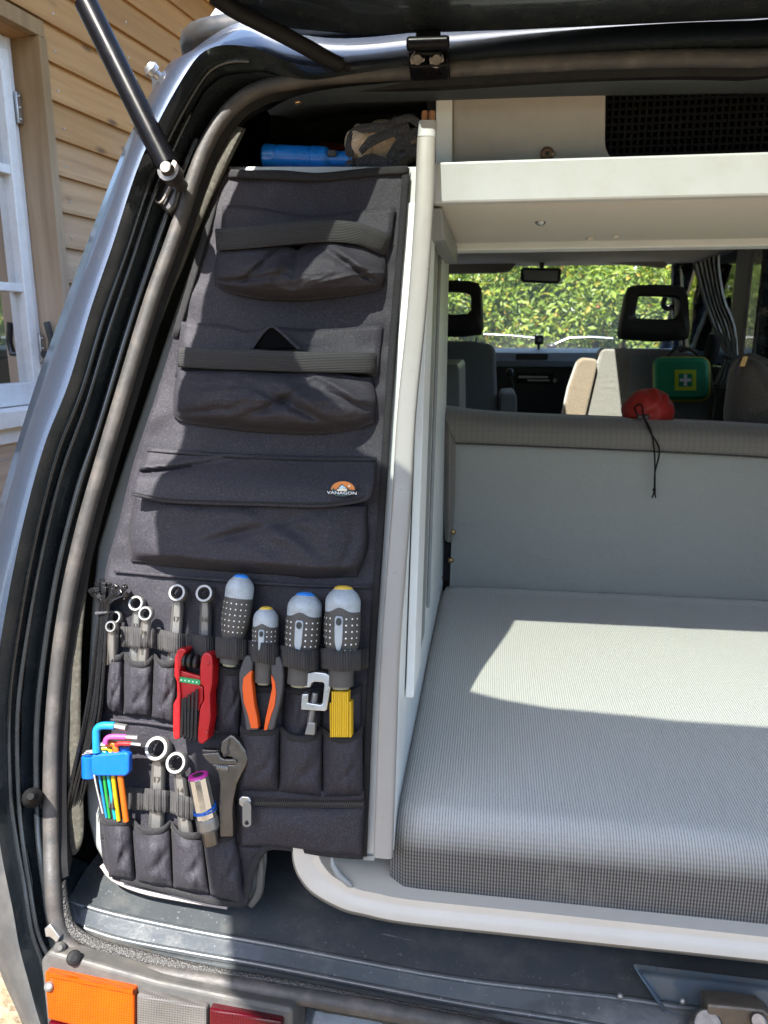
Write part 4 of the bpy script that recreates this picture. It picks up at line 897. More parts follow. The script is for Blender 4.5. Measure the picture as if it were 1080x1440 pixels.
# ================================================================== loose things in the van
def ribbon_curtain():
    L = cat([(973, 370, 0), (982, 399, 0), (992, 432, 0), (1003, 462, 0), (1019, 499, 0), (1014, 515, 0), (1003, 540, 0)], 5)
    Rr = cat([(1011, 358, 0), (1012, 381, 0), (1019, 421, 0), (1033, 458, 0), (1037, 499, 0), (1039, 520, 0), (1036, 546, 0)], 5)
    m = MB(); rows = []
    for j, (a, b) in enumerate(zip(L, Rr)):
        rows.append([hy(lerp(a.x, b.x, i / 36), lerp(a.y, b.y, i / 36), 3.12 + .022 * math.sin(i * 1.05 + .4 * math.sin(j * .2)) + .006 * nz(i * .3, j * .3)) for i in range(37)])
    m.grid(rows); return m
def stripe_mat():
    k = NT('striped curtain cloth'); wv = k.wave(16, 'X', .6); c = k.mix(k.ramp(wv, [(.4, 0), (.6, 1)]), (.30, .31, .315), (.42, .44, .445)); k.l(k.mix(k.noise(90, 3), c, (.2, .2, .2)), k.b.inputs['Base Color']); k.set(Roughness=.9); k.bump(k.noise(400, 2), .0005); return k.mat
cr = ribbon_curtain().build('curtain', stripe_mat(), None, smooth=60, solid=.003); tag(cr, 'striped grey curtain tied back beside the right hand cab window', 'curtain')
q = MB(); c = cat([hy(1017, 501, 3.08), hy(1028, 504, 3.07), hy(1038, 502, 3.08)], 5); q.tube(c, .008, 8); q.build('tie_back', STRAPM, cr, smooth=60)

# first aid bag on the right headrest
fa = tag(empty('first_aid_bag', hy(958, 562, 3.3)), 'green first aid bag with white cross hanging from the headrest', 'first aid bag')
def rrect(x0, y0, x1, y1, r, k=4): return arc(x0 + r, y0 + r, r, 180, 270, k) + arc(x1 - r, y0 + r, r, 270, 360, k) + arc(x1 - r, y1 - r, r, 0, 90, k) + arc(x0 + r, y1 - r, r, 90, 180, k)
o_ = rrect(922, 503, 998, 562, 11); YA = 3.24
q = MB(); q.prism([hy(x, y, YA) for x, y in o_], (0, .075, 0)); q.build('bag_shell', GREENB, fa, smooth=40, bevel=.016, bseg=3)
q = MB(); q.tube([hy(x - 1.5, y + .8, YA + .045) for x, y in o_], .007, 6, closed=True); q.build('bag_piping', YELLOWP, fa, smooth=60)
sq = [(949, 520), (979, 520), (979, 549), (949, 549)]
q = MB(); q.prism([hy(x, y, YA - .002) for x, y in sq], (0, .004, 0)); q.build('bag_label', LIME, fa, smooth=0)
q = MB(); q.prism([hy(x, y, YA - .004) for x, y in ((954.5, 525.5), (973.5, 525.5), (973.5, 543.5), (954.5, 543.5))], (0, .003, 0)); q.build('label_field', GREENB, fa, smooth=0)
cx_, cy_ = 964, 534.5
q = MB(); q.prism([hy(cx_ + a, cy_ + b, YA - .006) for a, b in ((-2.2, -8), (2.2, -8), (2.2, -2.2), (8, -2.2), (8, 2.2), (2.2, 2.2), (2.2, 8), (-2.2, 8), (-2.2, 2.2), (-8, 2.2), (-8, -2.2), (-2.2, -2.2))], (0, .003, 0)); q.build('label_cross', WHITEP, fa, smooth=0)
for c in ([(937, 503), (948, 492), (957, 488)], [(957, 488), (972, 492), (986, 504)]):
    P = cat([hy(x, y, 3.33) for x, y in c], 5); q = MB(); q.tube(P, .02, 8, ry=.006); q.build('bag_strap', STRAPM, fa, smooth=60)

# red stuff sack on top of the backrest
ss = tag(empty('stuff_sack', hy(911, 600, 1.86)), 'small red nylon drawstring sack lying on the bench backrest', 'stuff sack')
c = hy(911, 581, 1.87); px_m = 1.76 / FPX
def pleat(d):
    a = math.atan2(d.z, d.x); r_ = math.hypot(d.x, d.z); k = 1 + .075 * math.sin(a * 10 + 3 * nz(d.x * 2, d.z * 2)) * max(0, -d.y) ** .6 * sstep(.05, .5, r_) - .25 * (1 - sstep(0, .3, r_)) * (d.y < 0) + .07 * nz(d.x * 3, d.z * 3, d.y * 3) + .03 * nz(d.x * 9, d.z * 9, d.y * 9)
    return k
q = MB(); q.ell(c, (36 * px_m, 0, 0), (0, .055, 0), (0, 0, 35 * px_m), 48, 24, fn=pleat); q.build('sack_body', REDN, ss, smooth=70)
cc = hy(906, 572, 1.80); q = MB()
for k in range(14):
    a = k * 2 * math.pi / 14; P = cc + Vector((math.cos(a) * .014, 0, math.sin(a) * .010)); q.tube([P, P + Vector((math.cos(a) * .022, .008, math.sin(a) * .016)), P + Vector((math.cos(a) * .040, .028, math.sin(a) * .03))], [.004, .0045, .002], 6)
q.build('sack_pleats', REDN, ss, smooth=60) if 0 else None
c0_ = hy(904, 586, 1.788); q = MB(); q.box(c0_, (.0135, 0, .0), (0, .007, 0), (0, 0, .0055)); q.build('cord_lock', BLACKP, ss, bevel=.003)
for off in (0, 1):
    P = cat([hy(895, 583, 1.79), hy(893, 572, 1.79), hy(902, 569, 1.785), hy(905, 585, 1.778), hy(913 + off * 2, 605, 1.762), hy(927 - off * 7, 632, 1.755), hy(921, 665, 1.757), hy(920 + off, 690, 1.758), hy(917 + off * 5, 700, 1.757)], 6)
    q = MB(); q.tube(P, .0019, 6); q.build('draw_cord', BLACK, ss, smooth=60)
q = MB(); q.ell(hy(920, 689, 1.757), (.004, 0, 0), (0, .004, 0), (0, 0, .005), 8, 6); q.build('cord_knot', BLACK, ss)

# backpack at the right edge
bp = tag(empty('backpack', hy(1080, 612, 1.95)), 'worn grey brown backpack behind the bench backrest at the right', 'backpack')
o_ = [(1028, 612), (1030, 585), (1036, 540), (1040, 515), (1046, 503), (1062, 500), (1085, 512), (1105, 530), (1110, 612)]
q = MB(); f = [hy(x, y, 1.93) for x, y in o_]; cen = hy(1070, 570, 1.93)
q.grid([[p.lerp(cen, k) + Vector((0, d, 0)) for p in f] for k, d in ((1, -.045), (.7, -.042), (.4, -.03), (.12, -.01), (0, .02), (0, .07), (.1, .10))], closed=True)
for i, v in enumerate(q.v): v += Vector((.006 * nz(v.x * 20, v.z * 20, 1), .034 * nz(v.x * 14, v.z * 14, 5), .004 * nz(v.x * 20, v.z * 20, 9)))
q.build('pack_body', PACKM, bp, smooth=70, subd=1)
q = MB(); c = cat([hy(1036, 528, 1.90), hy(1042, 508, 1.89), hy(1056, 500, 1.89), hy(1080, 510, 1.89), hy(1100, 526, 1.9)], 5); q.tube(c, .006, 8); q.build('pack_zip', STRAPM, bp, smooth=60)
q = MB(); q.box(hy(1046, 508, 1.88), (.006, 0, 0), (0, .002, 0), (.003, 0, .012)); q.build('zip_pull', BRASS, bp, bevel=.001)
# dash camera
dc = tag(empty('dash_camera', hy(758, 486, 4.5)), 'small black dash camera at the foot of the windscreen', 'dash camera')
P = hy(758, 478, 4.5); q = MB(); q.box(P, (.026, 0, 0), (0, .018, 0), (0, 0, .026)); q.build('camera_body', BLACKP, dc, bevel=.009, bseg=3)
q = MB(); q.lathe(P - Vector((0, .018, 0)), P - Vector((0, .026, 0)), [(0, .012, 0), (.8, .011, 0), (1, .005, 0)], 12); q.build('camera_lens', GALV, dc)
q = MB(); q.cyl(P - Vector((0, 0, .02)), P - Vector((0, 0, .06)), .008, seg=8); q.build('camera_foot', BLACKP, dc)

# torch on the cabinet top
to = tag(empty('torch', Vector((-.27, 1.17, zct))), 'bright blue plastic torch lying on top of the cabinet', 'torch')
YT = 1.118; a = hy(371, 219, YT); b = hy(496, 224, YT); up_ = Vector((0, 0, 1)); L_ = (b - a).length; s_ = L_ / 125
q = MB(); q.lathe(a, b, [(0, 14 * s_, 0), (.02, 15.5 * s_, 0), (.13, 15.5 * s_, 0), (.14, 14.3 * s_, 0), (.16, 14.3 * s_, 0), (.17, 15 * s_, 0), (.54, 14.2 * s_, 0), (.55, 15.2 * s_, 0), (.70, 14.8 * s_, 0), (.76, 10 * s_, 0), (1, 9.5 * s_, 0)], 28); q.build('torch_body', BLUET, to, smooth=40)
q = MB(); q.box(a.lerp(b, .79) + Vector((0, -11 * s_, 4 * s_)), (6 * s_, 0, 0), (0, 3 * s_, 0), (0, 0, 4 * s_)); q.build('torch_switch', BLACKP, to, bevel=.001)
# red pouch behind the torch
P = hy(468, 215, 1.24); q = MB(); q.ell(P, (.03, 0, 0), (0, .02, 0), (0, 0, .013), 20, 10, fn=lambda d: 1 + .25 * nz(d.x * 3, d.y * 3, d.z * 3)); tag(q.build('cloth_bundle', fabric('dark red cloth', (.22, .015, .015), .2), None, smooth=70), 'crumpled dark red cloth tucked behind the blue torch', 'cloth')
# beige bag with dark straps
hb = tag(empty('strapped_bag', hy(540, 232, 1.17)), 'beige canvas bag with dark straps beside the pole ends', 'bag')
P = hy(545, 206, 1.165); q = MB(); q.ell(P, (.048, 0, 0), (0, .05, 0), (0, 0, .032), 40, 20, fn=lambda d: 1 + .16 * nz(d.x * 2.5, d.y * 2.5, d.z * 2.5) + .04 * nz(d.x * 8, d.y * 8, d.z * 8)); q.build('bag_body', BEIGEC, hb, smooth=70)
P = hy(508, 205, 1.135); q = MB(); q.ell(P, (.022, 0, 0), (0, .03, 0), (0, 0, .026), 24, 12, fn=lambda d: 1 + .2 * nz(d.x * 3, d.y * 3, d.z * 3 + 4)); q.build('bag_flap', BEIGEC, hb, smooth=70)
for c, w_ in (([(492, 232), (492, 205), (498, 186), (515, 180), (545, 178), (560, 168)], 7), ([(505, 212), (520, 200), (545, 188), (575, 178)], 8), ([(548, 224), (560, 205), (575, 192), (588, 185)], 8), ([(540, 232), (556, 222), (575, 214), (588, 206)], 7), ([(500, 232), (520, 224), (545, 230), (560, 226)], 8), ([(560, 188), (572, 205), (586, 216)], 7), ([(555, 172), (575, 166), (592, 176)], 6)):
    pts = cat([hy(x, y, 1.108 + .006 * random.random()) for x, y in c], 6); q = MB(); rr = w_ * .0009
    q.tube(pts, rr, 8, ry=rr * .35, up=(0, -1, .2)); q.build('bag_strap', STRAPM, hb, smooth=60)
# pole pair
po = tag(empty('awning_pole', tp(537, 1204, .02)), 'tall white pole with copper coloured rod ends standing against the cabinet edge', 'pole')
pa, pb = tp(600, 197, .018), tp(537, 1203, .018)
pc = [tp(x, y, .018) for x, y in ((539, 1203), (543, 1090), (549, 923), (557, 810), (565, 706), (572, 581), (586, 440), (596, 300), (600, 197))]
c = cat(pc, 4); q = MB(); q.tube(c, .0122, 20, up=TN, ry=.0095, se=.5); q.build('pole_tube', POLEM, po, smooth=60)
q = MB(); q.tube([tp(600.2, 196, .018), tp(602, 174, .018)], .0119, 20, up=TN, ry=.0092, se=.5); q.build('pole_cap', mat('pole cap', (.4, .41, .41), .4), po, smooth=60)
for dx in (-5.3, 4.8):
    q = MB(); q.cyl(tp(602 + dx, 176, .018), tp(603 + dx, 157, .018), .0043, seg=12); q.build('rod_end', COPPER, po, smooth=60, bevel=.0008)

# ================================================================== TOOL ORGANISER
og = tag(empty('tool_organizer', tp(340, 1274, 0)), 'black fabric tool organizer with pockets hanging inside the tailgate opening', 'tool organizer')
def coons(top, bot, left=None, right=None, nu=24, nv=16):
    left = left or [top[0], bot[0]]; right = right or [top[-1], bot[-1]]
    if len(top) > 2: top = cat2(top, 6)
    if len(bot) > 2: bot = cat2(bot, 6)
    if len(left) > 2: left = cat2(left, 6)
    if len(right) > 2: right = cat2(right, 6)
    T = [polyat(top, i / nu) for i in range(nu + 1)]; B_ = [polyat(bot, i / nu) for i in range(nu + 1)]
    L = [polyat(left, j / nv) for j in range(nv + 1)]; Rr = [polyat(right, j / nv) for j in range(nv + 1)]
    out = []
    for j in range(nv + 1):
        v = j / nv; row = []
        for i in range(nu + 1):
            u = i / nu; p = []
            for k in (0, 1):
                p.append(lerp(T[i][k], B_[i][k], v) + lerp(L[j][k], Rr[j][k], u) - ((1 - u) * (1 - v) * T[0][k] + u * (1 - v) * T[-1][k] + (1 - u) * v * B_[0][k] + u * v * B_[-1][k]))
            row.append((p[0], p[1], u, v))
        out.append(row)
    return out
def cloth(name, C, nf, M, solid=.0018, parent=og, label=None, scale_uv=PX, off=-1):
    mb = MB(); rows = []; uvs = []
    for row in C:
        r = []
        for x, y, u, v in row: r.append(tp(x, y, nf(u, v, x, y))); uvs.append((x * scale_uv, -y * scale_uv))
        rows.append(r)
    nu = len(rows[0]); mb.grid([r[::-1] for r in rows], uvs=[uvs[j * nu + nu - 1 - i] for j in range(len(rows)) for i in range(nu)])
    return mb.build(name, M, parent, smooth=75, solid=solid, off=off, label=label)
wr = lambda x, y: .0028 * nz(x * .018, y * .03, 1) + .0016 * nz(x * .05 + y * .02, y * .05, 7)
# backing sheet
Lb = [(316, 240), (300, 290), (276, 370), (252, 450), (218, 560), (188, 650), (166, 740), (148, 805), (143, 900), (138, 1000), (138, 1100), (141, 1180), (158, 1234)]
Rb = [(576, 236), (570, 330), (559, 460), (551, 560), (543, 700), (535, 820), (527, 930), (523, 1000), (519, 1120), (515, 1206), (515, 1207)]
C = coons([(316, 240), (390, 239), (450, 243), (520, 238), (576, 236)], [(141, 1180), (250, 1188), (372, 1192), (450, 1202), (514, 1206)], Lb[:-1], Rb[:-1], 48, 96)
cloth('backing_panel', C, lambda u, v, x, y: .002 + wr(x, y) * 1.2 + .004 * math.sin(v * 37) * math.sin(u * 9 + v * 5) * .35, CORDURA)
C = coons([(141, 1178), (250, 1186), (350, 1190), (372, 1192)], [(160, 1237), (240, 1256), (300, 1270), (346, 1275)], [(141, 1178), (146, 1215), (160, 1237)], [(372, 1192), (359, 1215), (352, 1250), (346, 1275)], 26, 10)
cloth('backing_panel', C, lambda u, v, x, y: .0025 + wr(x, y), CORDURA)
# binding tape round the edge
def tape(name, pts, w, n=.004, M=BINDING, solid=.002, wob=.0008):
    P = cat([(x, y, 0) for x, y in pts], 6); mb = MB(); rows = []; uvs = []; L = 0
    for i, p in enumerate(P):
        a = P[max(0, i - 1)]; b = P[min(len(P) - 1, i + 1)]; t = (b - a).normalized(); q = Vector((t.y, -t.x, 0))
        if i: L += (P[i] - P[i - 1]).length * PX
        nn = n(p.x, p.y, i / (len(P) - 1)) if callable(n) else n
        rows.append([tp(p.x + q.x * w * k, p.y + q.y * w * k, nn + wob * nz(p.x * .1, p.y * .1) + .0008 * (1 - abs(2 * k))) for k in (-.5, -.2, .2, .5)])
        uvs += [(L, k * w * PX) for k in (-.5, -.2, .2, .5)]
    mb.grid(rows, uvs=uvs); return mb.build(name, M, og, smooth=70, solid=solid, off=0)
tape('edge_binding', [(322, 244), (390, 247), (450, 249), (520, 242), (574, 239)], 11, .006)
tape('edge_binding', [(571, 240), (564, 340), (553, 470), (546, 570), (538, 700), (530, 820), (523, 930), (518, 1020), (514, 1120), (511, 1204)], 10, .005)
tape('edge_binding', [(322, 243), (308, 262), (292, 320), (268, 400), (246, 474)], 9, .005)
tape('edge_binding', [(511, 1203), (460, 1199), (410, 1191), (378, 1190), (364, 1203), (353, 1226), (347, 1255), (342, 1273)], 11, .008)
tape('edge_binding', [(344, 1272), (300, 1268), (240, 1253), (170, 1236)], 8, .006)
tape('seam_tape', [(160, 803), (260, 812), (400, 822), (524, 826)], 4, .007, CORDURA, .0012)
tape('seam_tape', [(150, 1012), (200, 1016), (245, 1022), (330, 1032)], 4, .007, CORDURA, .0012)

def fold(u, v, c, ang, wd, amp):            # one crease line across a pocket
    d = (u - c[0]) * math.cos(ang) + (v - c[1]) * math.sin(ang); e = -(u - c[0]) * math.sin(ang) + (v - c[1]) * math.cos(ang)
    return amp * math.exp(-(d / wd) ** 2) * math.exp(-(e / .35) ** 2)
# ---- top two open pouches with elastic straps
def pouch(flap_top, flap_bot, band_c, band_w, tl, bot, lft, rgt, seedv, folds, amp=.045):
    C = coons(flap_top, flap_bot, None, None, 26, 10)
    cloth('pouch_back', C, lambda u, v, x, y: .006 + .004 * math.sin(math.pi * v) + wr(x + 40, y) * 1.3, CORDURA)
    C = coons(tl, bot, lft, rgt, 90, 48)
    def nf(u, v, x, y):
        e = min(1, 4.6 * u * (1 - u)) ** .55
        pv = (.50 + .62 * math.sin(math.pi * min(1, v * 1.05) ** 1.2)) * (1 - sstep(.80, 1.0, v)) ** .8
        h = amp * e * pv
        for f in folds: h += fold(u, v, *f) * e * min(1, pv * 1.4)
        h += (.0042 * nz(u * 5 + seedv, v * 3.2, seedv) + .0022 * nz(u * 11, v * 9, seedv)) * e * pv
        q_ = 1 - 2.2 * abs(nz(u * 5.5 + v * 2.4 + seedv, v * 3.6 - u * 1.8, seedv + 2)); h += .0022 * max(0, q_) ** 2 * e * pv - .0010 * e * pv
        q_ = 1 - 2.4 * abs(nz(u * 11 - v * 4, v * 8 + u * 3, seedv + 9)); h += .0008 * max(0, q_) ** 2 * e * pv
        return .006 + h
    cloth('pouch', C, nf, CORDURA, .0022)
    tape('elastic_strap', band_c, band_w, lambda x, y, t: .012 + .028 * math.sin(math.pi * t) ** .5, ELASTIC, .0018)
pouch([(313, 288), (370, 292), (430, 303), (500, 297), (556, 291)], [(308, 360), (380, 352), (460, 346), (545, 362)],
      [(304, 337), (350, 334), (410, 328), (460, 325), (505, 329), (545, 345)], 30,
      [(307, 352), (355, 346), (405, 347), (418, 352), (430, 345), (462, 338), (510, 346), (543, 362)],
      [(302, 402), (320, 411), (361, 420), (410, 423), (461, 420), (505, 414), (535, 407)], [(307, 352), (301, 380), (302, 402)], [(543, 362), (543, 385), (535, 407)], 3,
      [((.27, .35), .25, .03, -.013), ((.33, .5), .1, .05, .008), ((.82, .35), -.5, .045, .012), ((.88, .6), -.5, .03, -.010), ((.08, .75), .9, .05, -.012), ((.5, .1), .2, .08, -.012), ((.95, .5), 1.0, .03, .006)])
pouch([(255, 452), (320, 458), (350, 466), (381, 459), (420, 462), (470, 462), (538, 456)], [(246, 530), (350, 520), (430, 520), (530, 530)],
      [(252, 502), (310, 505), (400, 508), (470, 510), (529, 511)], 28,
      [(250, 518), (262, 522), (290, 521), (345, 521), (390, 524), (420, 522), (470, 524), (500, 530), (523, 530)],
      [(243, 584), (258, 594), (310, 602), (368, 608), (420, 611), (461, 610), (500, 604), (527, 594)], [(250, 518), (244, 550), (243, 584)], [(523, 530), (530, 560), (527, 594)], 8,
      [((.60, .35), -.35, .05, .010), ((.52, .5), .5, .05, -.014), ((.62, .6), -.55, .045, -.012), ((.85, .3), -.5, .04, .012), ((.90, .55), -.6, .035, -.010), ((.08, .8), .9, .05, -.010), ((.25, .2), .3, .07, .006)])
# flat black sheet painting the shade in the second pouch's gaping mouth
mb = MB(); mb.prism([tp(x, y, .0245) for x, y in ((355, 490), (372, 467), (381, 460), (391, 465), (418, 490))], TN * -.004); mb.build('pouch_mouth_shade', CAVITY, og, smooth=0)
tape('mouth_hem', [(353, 492), (368, 470), (381, 459), (395, 467), (421, 492)], 4, .0265, CORDURA, .0015)
# ---- flapped pouch with the badge
C = coons([(190, 700), (280, 704), (400, 708), (517, 712)], [(184, 790), (240, 797), (325, 804), (400, 809), (441, 813), (502, 811)], [(190, 700), (180, 750), (184, 790)], [(517, 712), (517, 770), (502, 811)], 80, 40)
FD = [((.12, .3), .2, .05, .006), ((.45, .45), .75, .05, -.010), ((.58, .35), -.5, .06, .008), ((.75, .5), -.3, .05, -.007), ((.3, .6), .5, .06, .006), ((.93, .5), .05, .02, -.010)]
def nf(u, v, x, y):
    e = min(1, 7 * u * (1 - u)) ** .6; pv = (.55 + .5 * v) * (1 - sstep(.82, 1.0, v)) ** .9
    h = .036 * e * pv
    for f in FD: h += fold(u, v, *f) * e * pv
    q_ = 1 - 2.2 * abs(nz(u * 6 + v * 2.0, v * 3.2 - u * 2.4, 31)); h += (.0016 * max(0, q_) ** 2 - .0005) * e * pv
    return .005 + h + (.0040 * nz(u * 6, v * 3.5, 2) + .0014 * nz(u * 14, v * 9, 4)) * e * pv
cloth('pouch', C, nf, CORDURA, .0022)
C = coons([(209, 628), (280, 634), (348, 638), (440, 641), (529, 642)], [(184, 697), (230, 706), (279, 709), (360, 711), (441, 713), (490, 709), (514, 704)], [(209, 628), (199, 652), (186, 682), (184, 697)], [(529, 642), (526, 676), (521, 698), (514, 704)], 44, 20)
def flapn(u, v, x, y): return .007 + .022 * sstep(0, .7, v) * (.75 + .25 * min(1, 8 * u * (1 - u))) + .012 * v + fold(u, v, (.07, .45), .7, .035, -.012) + fold(u, v, (.13, .3), .7, .04, .006) + (.0016 * nz(u * 5, v * 3, 11)) * (1 if u < .75 else .3)
cloth('pocket_flap', C, flapn, CORDURA, .0022)
tape('flap_stitching', [(207, 634), (280, 640), (348, 644), (440, 647), (528, 648)], 1.6, .0105, BINDING, .0008, 0)
tape('flap_hem', [(186, 692), (230, 701), (279, 704), (360, 706), (441, 708), (488, 704), (512, 698)], 1.8, .042, BINDING, .0008, 0)
# badge
bn = .0430
bd = empty('logo_badge', tp(481, 698, bn), og)
def bpx(L): return [(440 + a / 12, 660 + b / 12) for a, b in L]
def badge(name, L, n, M):
    q = MB(); q.pp(bpx(L), bn + n, .0006); return q.build(name, M, bd, smooth=0)
el = lambda cx, cy, rx, ry, a0=0, a1=360, k=28: [(cx + rx * math.cos(R_(lerp(a0, a1, i / k))), cy + ry * math.sin(R_(lerp(a0, a1, i / k)))) for i in range(k + (0 if a1 - a0 >= 360 else 1))]
PBLK = mat('badge black', (.015, .012, .012), .6, var=.05); PORG = mat('badge orange', (.62, .2, .03), .6, var=.08); PSNOW = mat('badge pale blue', (.45, .62, .66), .6, var=.05); PGRN = mat('badge dark green', (.02, .06, .055), .6, var=.05); PCRM = mat('badge cream', (.75, .66, .5), .6, var=.05)
badge('badge_ground', el(507, 325, 215, 138), .0005, PBLK)
badge('badge_sky', el(507, 345, 200, 142, 180, 360), .0010, PORG)
badge('badge_mountain', [(390, 345), (455, 275), (488, 245), (520, 270), (560, 300), (600, 320), (620, 345)], .0015, PBLK)
badge('badge_snow', [(430, 320), (470, 285), (488, 262), (515, 280), (545, 300), (560, 322)], .0020, PSNOW)
badge('badge_van', [(400, 362), (415, 335), (470, 325), (580, 328), (600, 345), (600, 368)], .0025, PCRM)
badge('badge_van_roof', [(440, 330), (480, 308), (545, 305), (550, 318)], .0028, PSNOW)
for x0, hgt in ((350, 75), (330, 50), (655, 45), (590, 70)): badge('badge_tree', [(x0 - 28, 378), (x0, 378 - hgt), (x0 + 28, 378)], .0030, PGRN)
badge('badge_sun', el(613, 282, 18, 18, k=12), .0020, PCRM)
badge('badge_grass', el(490, 425, 130, 32), .0012, PGRN)
Oq = tp(440 + 490 / 12, 660 + 400 / 12, bn + .004); text_mb('VANAGON', .0052, Oq, TX * 1.45, TV, .0006).build('badge_lettering', WHITEP, bd, smooth=0)

# ---- tool rows: pockets with drooping hems
def pocket(tl, trr, bl, brr, droop=8, bulge=.014, n0=.006, hem=True, M=CORDURA, seed=0, bot=None, ucurve=None):
    mid = ((tl[0] + trr[0]) / 2, (tl[1] + trr[1]) / 2 + droop)
    q1 = (lerp(tl[0], mid[0], .45), lerp(tl[1], mid[1], .8)); q2 = (lerp(trr[0], mid[0], .45), lerp(trr[1], mid[1], .8))
    top = [tl, q1, mid, q2, trr]
    C = coons(top, bot or [bl, brr], None, ucurve, 22, 18)
    def nf(u, v, x, y):
        e = max(0, math.sin(math.pi * u)) ** .6; pv = (.75 + .25 * math.sin(math.pi * v)) * (1 - sstep(.85, 1, v) * .8)
        h = bulge * e * pv
        h += (.0045 * nz(u * 3 + seed, v * 2.2, seed) + .002 * nz(u * 8, v * 7, seed + 3)) * e * sstep(.05, .3, v)
        h += fold(u, v, (.65 + .1 * nz(seed, 1), .6), .9, .08, -.005) * e
        q_ = 1 - 2.2 * abs(nz(u * 2.6 + v * 1.6 + seed * 3.1, v * 2.4 - u * 1.2, seed)); h += .0014 * max(0, q_) ** 2 * e * sstep(.1, .35, v)
        return n0 + h
    o = cloth('tool_pocket', C, nf, M, .0018)
    if hem:
        Ct = cat2(top, 5); P = [(x, y + 4.5) for x, y in Ct]
        mb = MB(); rows = []
        nP = len(P)
        for i, (x, y) in enumerate(P):
            u = i / (nP - 1); e = max(0, math.sin(math.pi * u)) ** .6
            rows.append([tp(x, y + k, n0 + bulge * e * .75 + .0012) for k in (5.0, 0, -4.8)])
        mb.grid(rows); mb.build('pocket_hem', BINDING, o, smooth=70, solid=.0012, off=0)
    return o
# upper left row
pocket((148, 915), (174, 917), (145, 1001), (173, 1005), 5, .015, seed=1); pocket((174, 917), (216, 920), (173, 1005), (213, 1009), 12, .017, seed=2)
pocket((216, 917), (250, 924), (213, 1009), (247, 1018), 9, .014, seed=3); pocket((250, 926), (306, 932), (247, 1018), (300, 1030), 8, .012, seed=4)
pocket((306, 933), (342, 936), (302, 1030), (336, 1036), 6, .012, seed=5)
pocket((342, 957), (400, 961), (338, 1060), (396, 1064), 6, .012, seed=6); pocket((400, 962), (454, 964), (396, 1064), (452, 1066), 5, .012, seed=7); pocket((454, 963), (509, 962), (452, 1066), (508, 1066), 8, .010, seed=8)
# second row
pocket((338, 1021), (394, 1019), (334, 1112), (392, 1113), 6, .021, .013, seed=9); pocket((394, 1020), (454, 1022), (392, 1113), (454, 1121), 14, .019, .013, seed=10); pocket((454, 1022), (510, 1020), (454, 1121), (511, 1119), 15, .019, .013, seed=11)
# bottom left row
pocket((142, 1147), (185, 1150), (153, 1233), (191, 1239), 4, .021, seed=12); pocket((185, 1150), (240, 1154), (191, 1240), (244, 1249), 13, .021, seed=13); pocket((240, 1155), (285, 1171), (244, 1249), (295, 1258), 8, .020, seed=14)
pocket((284, 1173), (330, 1170), (296, 1259), (347, 1272), 3, .020, seed=15, ucurve=[(330, 1170), (337, 1205), (341, 1240), (347, 1272)])
# zip pocket
C = coons([(332, 1130), (420, 1133), (514, 1134)], [(338, 1190), (372, 1189), (410, 1192), (460, 1199), (510, 1203)], None, None, 36, 16)
cloth('zip_pocket', C, lambda u, v, x, y: .010 + .012 * max(0, math.sin(math.pi * u)) ** .4 * max(0, math.sin(math.pi * (v * .9 + .05))) ** .6 + .0025 * nz(u * 6, v * 3, 21) + .001 * nz(u * 15, v * 9, 5), CORDURA, .002)
C = coons([(334, 1104), (420, 1112), (512, 1112)], [(334, 1124), (420, 1126), (512, 1127)], None, None, 20, 4)
cloth('zip_facing', C, lambda u, v, x, y: .014 + .002 * nz(u * 5, v), CORDURA, .0018)
zp = tape('zip_tape', [(336, 1127), (420, 1130), (513, 1131)], 10, .0245, BINDING, .0012)
mb = MB()
for i in range(120):
    x = lerp(350, 510, i / 119); P = tp(x, 1129 + 1.6 * (x - 350) / 160, .0268); mb.box(P + TV * (.0012 if i % 2 else -.0012), TX * .00042, TV * .0019, TN * .0009)
mb.build('zip_teeth', mat('dark zip teeth', (.06, .06, .062), .35, .5), zp, smooth=0, kind='stuff')
mb = MB(); mb.pp([(336, 1124), (340, 1120), (350, 1121), (353, 1127), (350, 1134), (340, 1135), (336, 1131)], .0315, .006); zs = mb.build('zip_slider', GALV, zp, smooth=0, bevel=.0012)
o_ = rrect(341, 1128, 353, 1163, 5, 4); h_ = el(347, 1157, 3.2, 3.6, k=len(o_))
mb = MB(); f1 = [tp(x, y, .034) for x, y in o_]; h1 = [tp(347 + 3.3 * math.cos(math.atan2(y - 1157, x - 347)), 1157 + 3.6 * math.sin(math.atan2(y - 1157, x - 347)), .034) for x, y in o_]
mb.grid([f1, h1, [p - TN * .002 for p in h1], [p - TN * .002 for p in f1], f1], closed=True); mb.build('zip_pull', STEEL, zs, smooth=30)
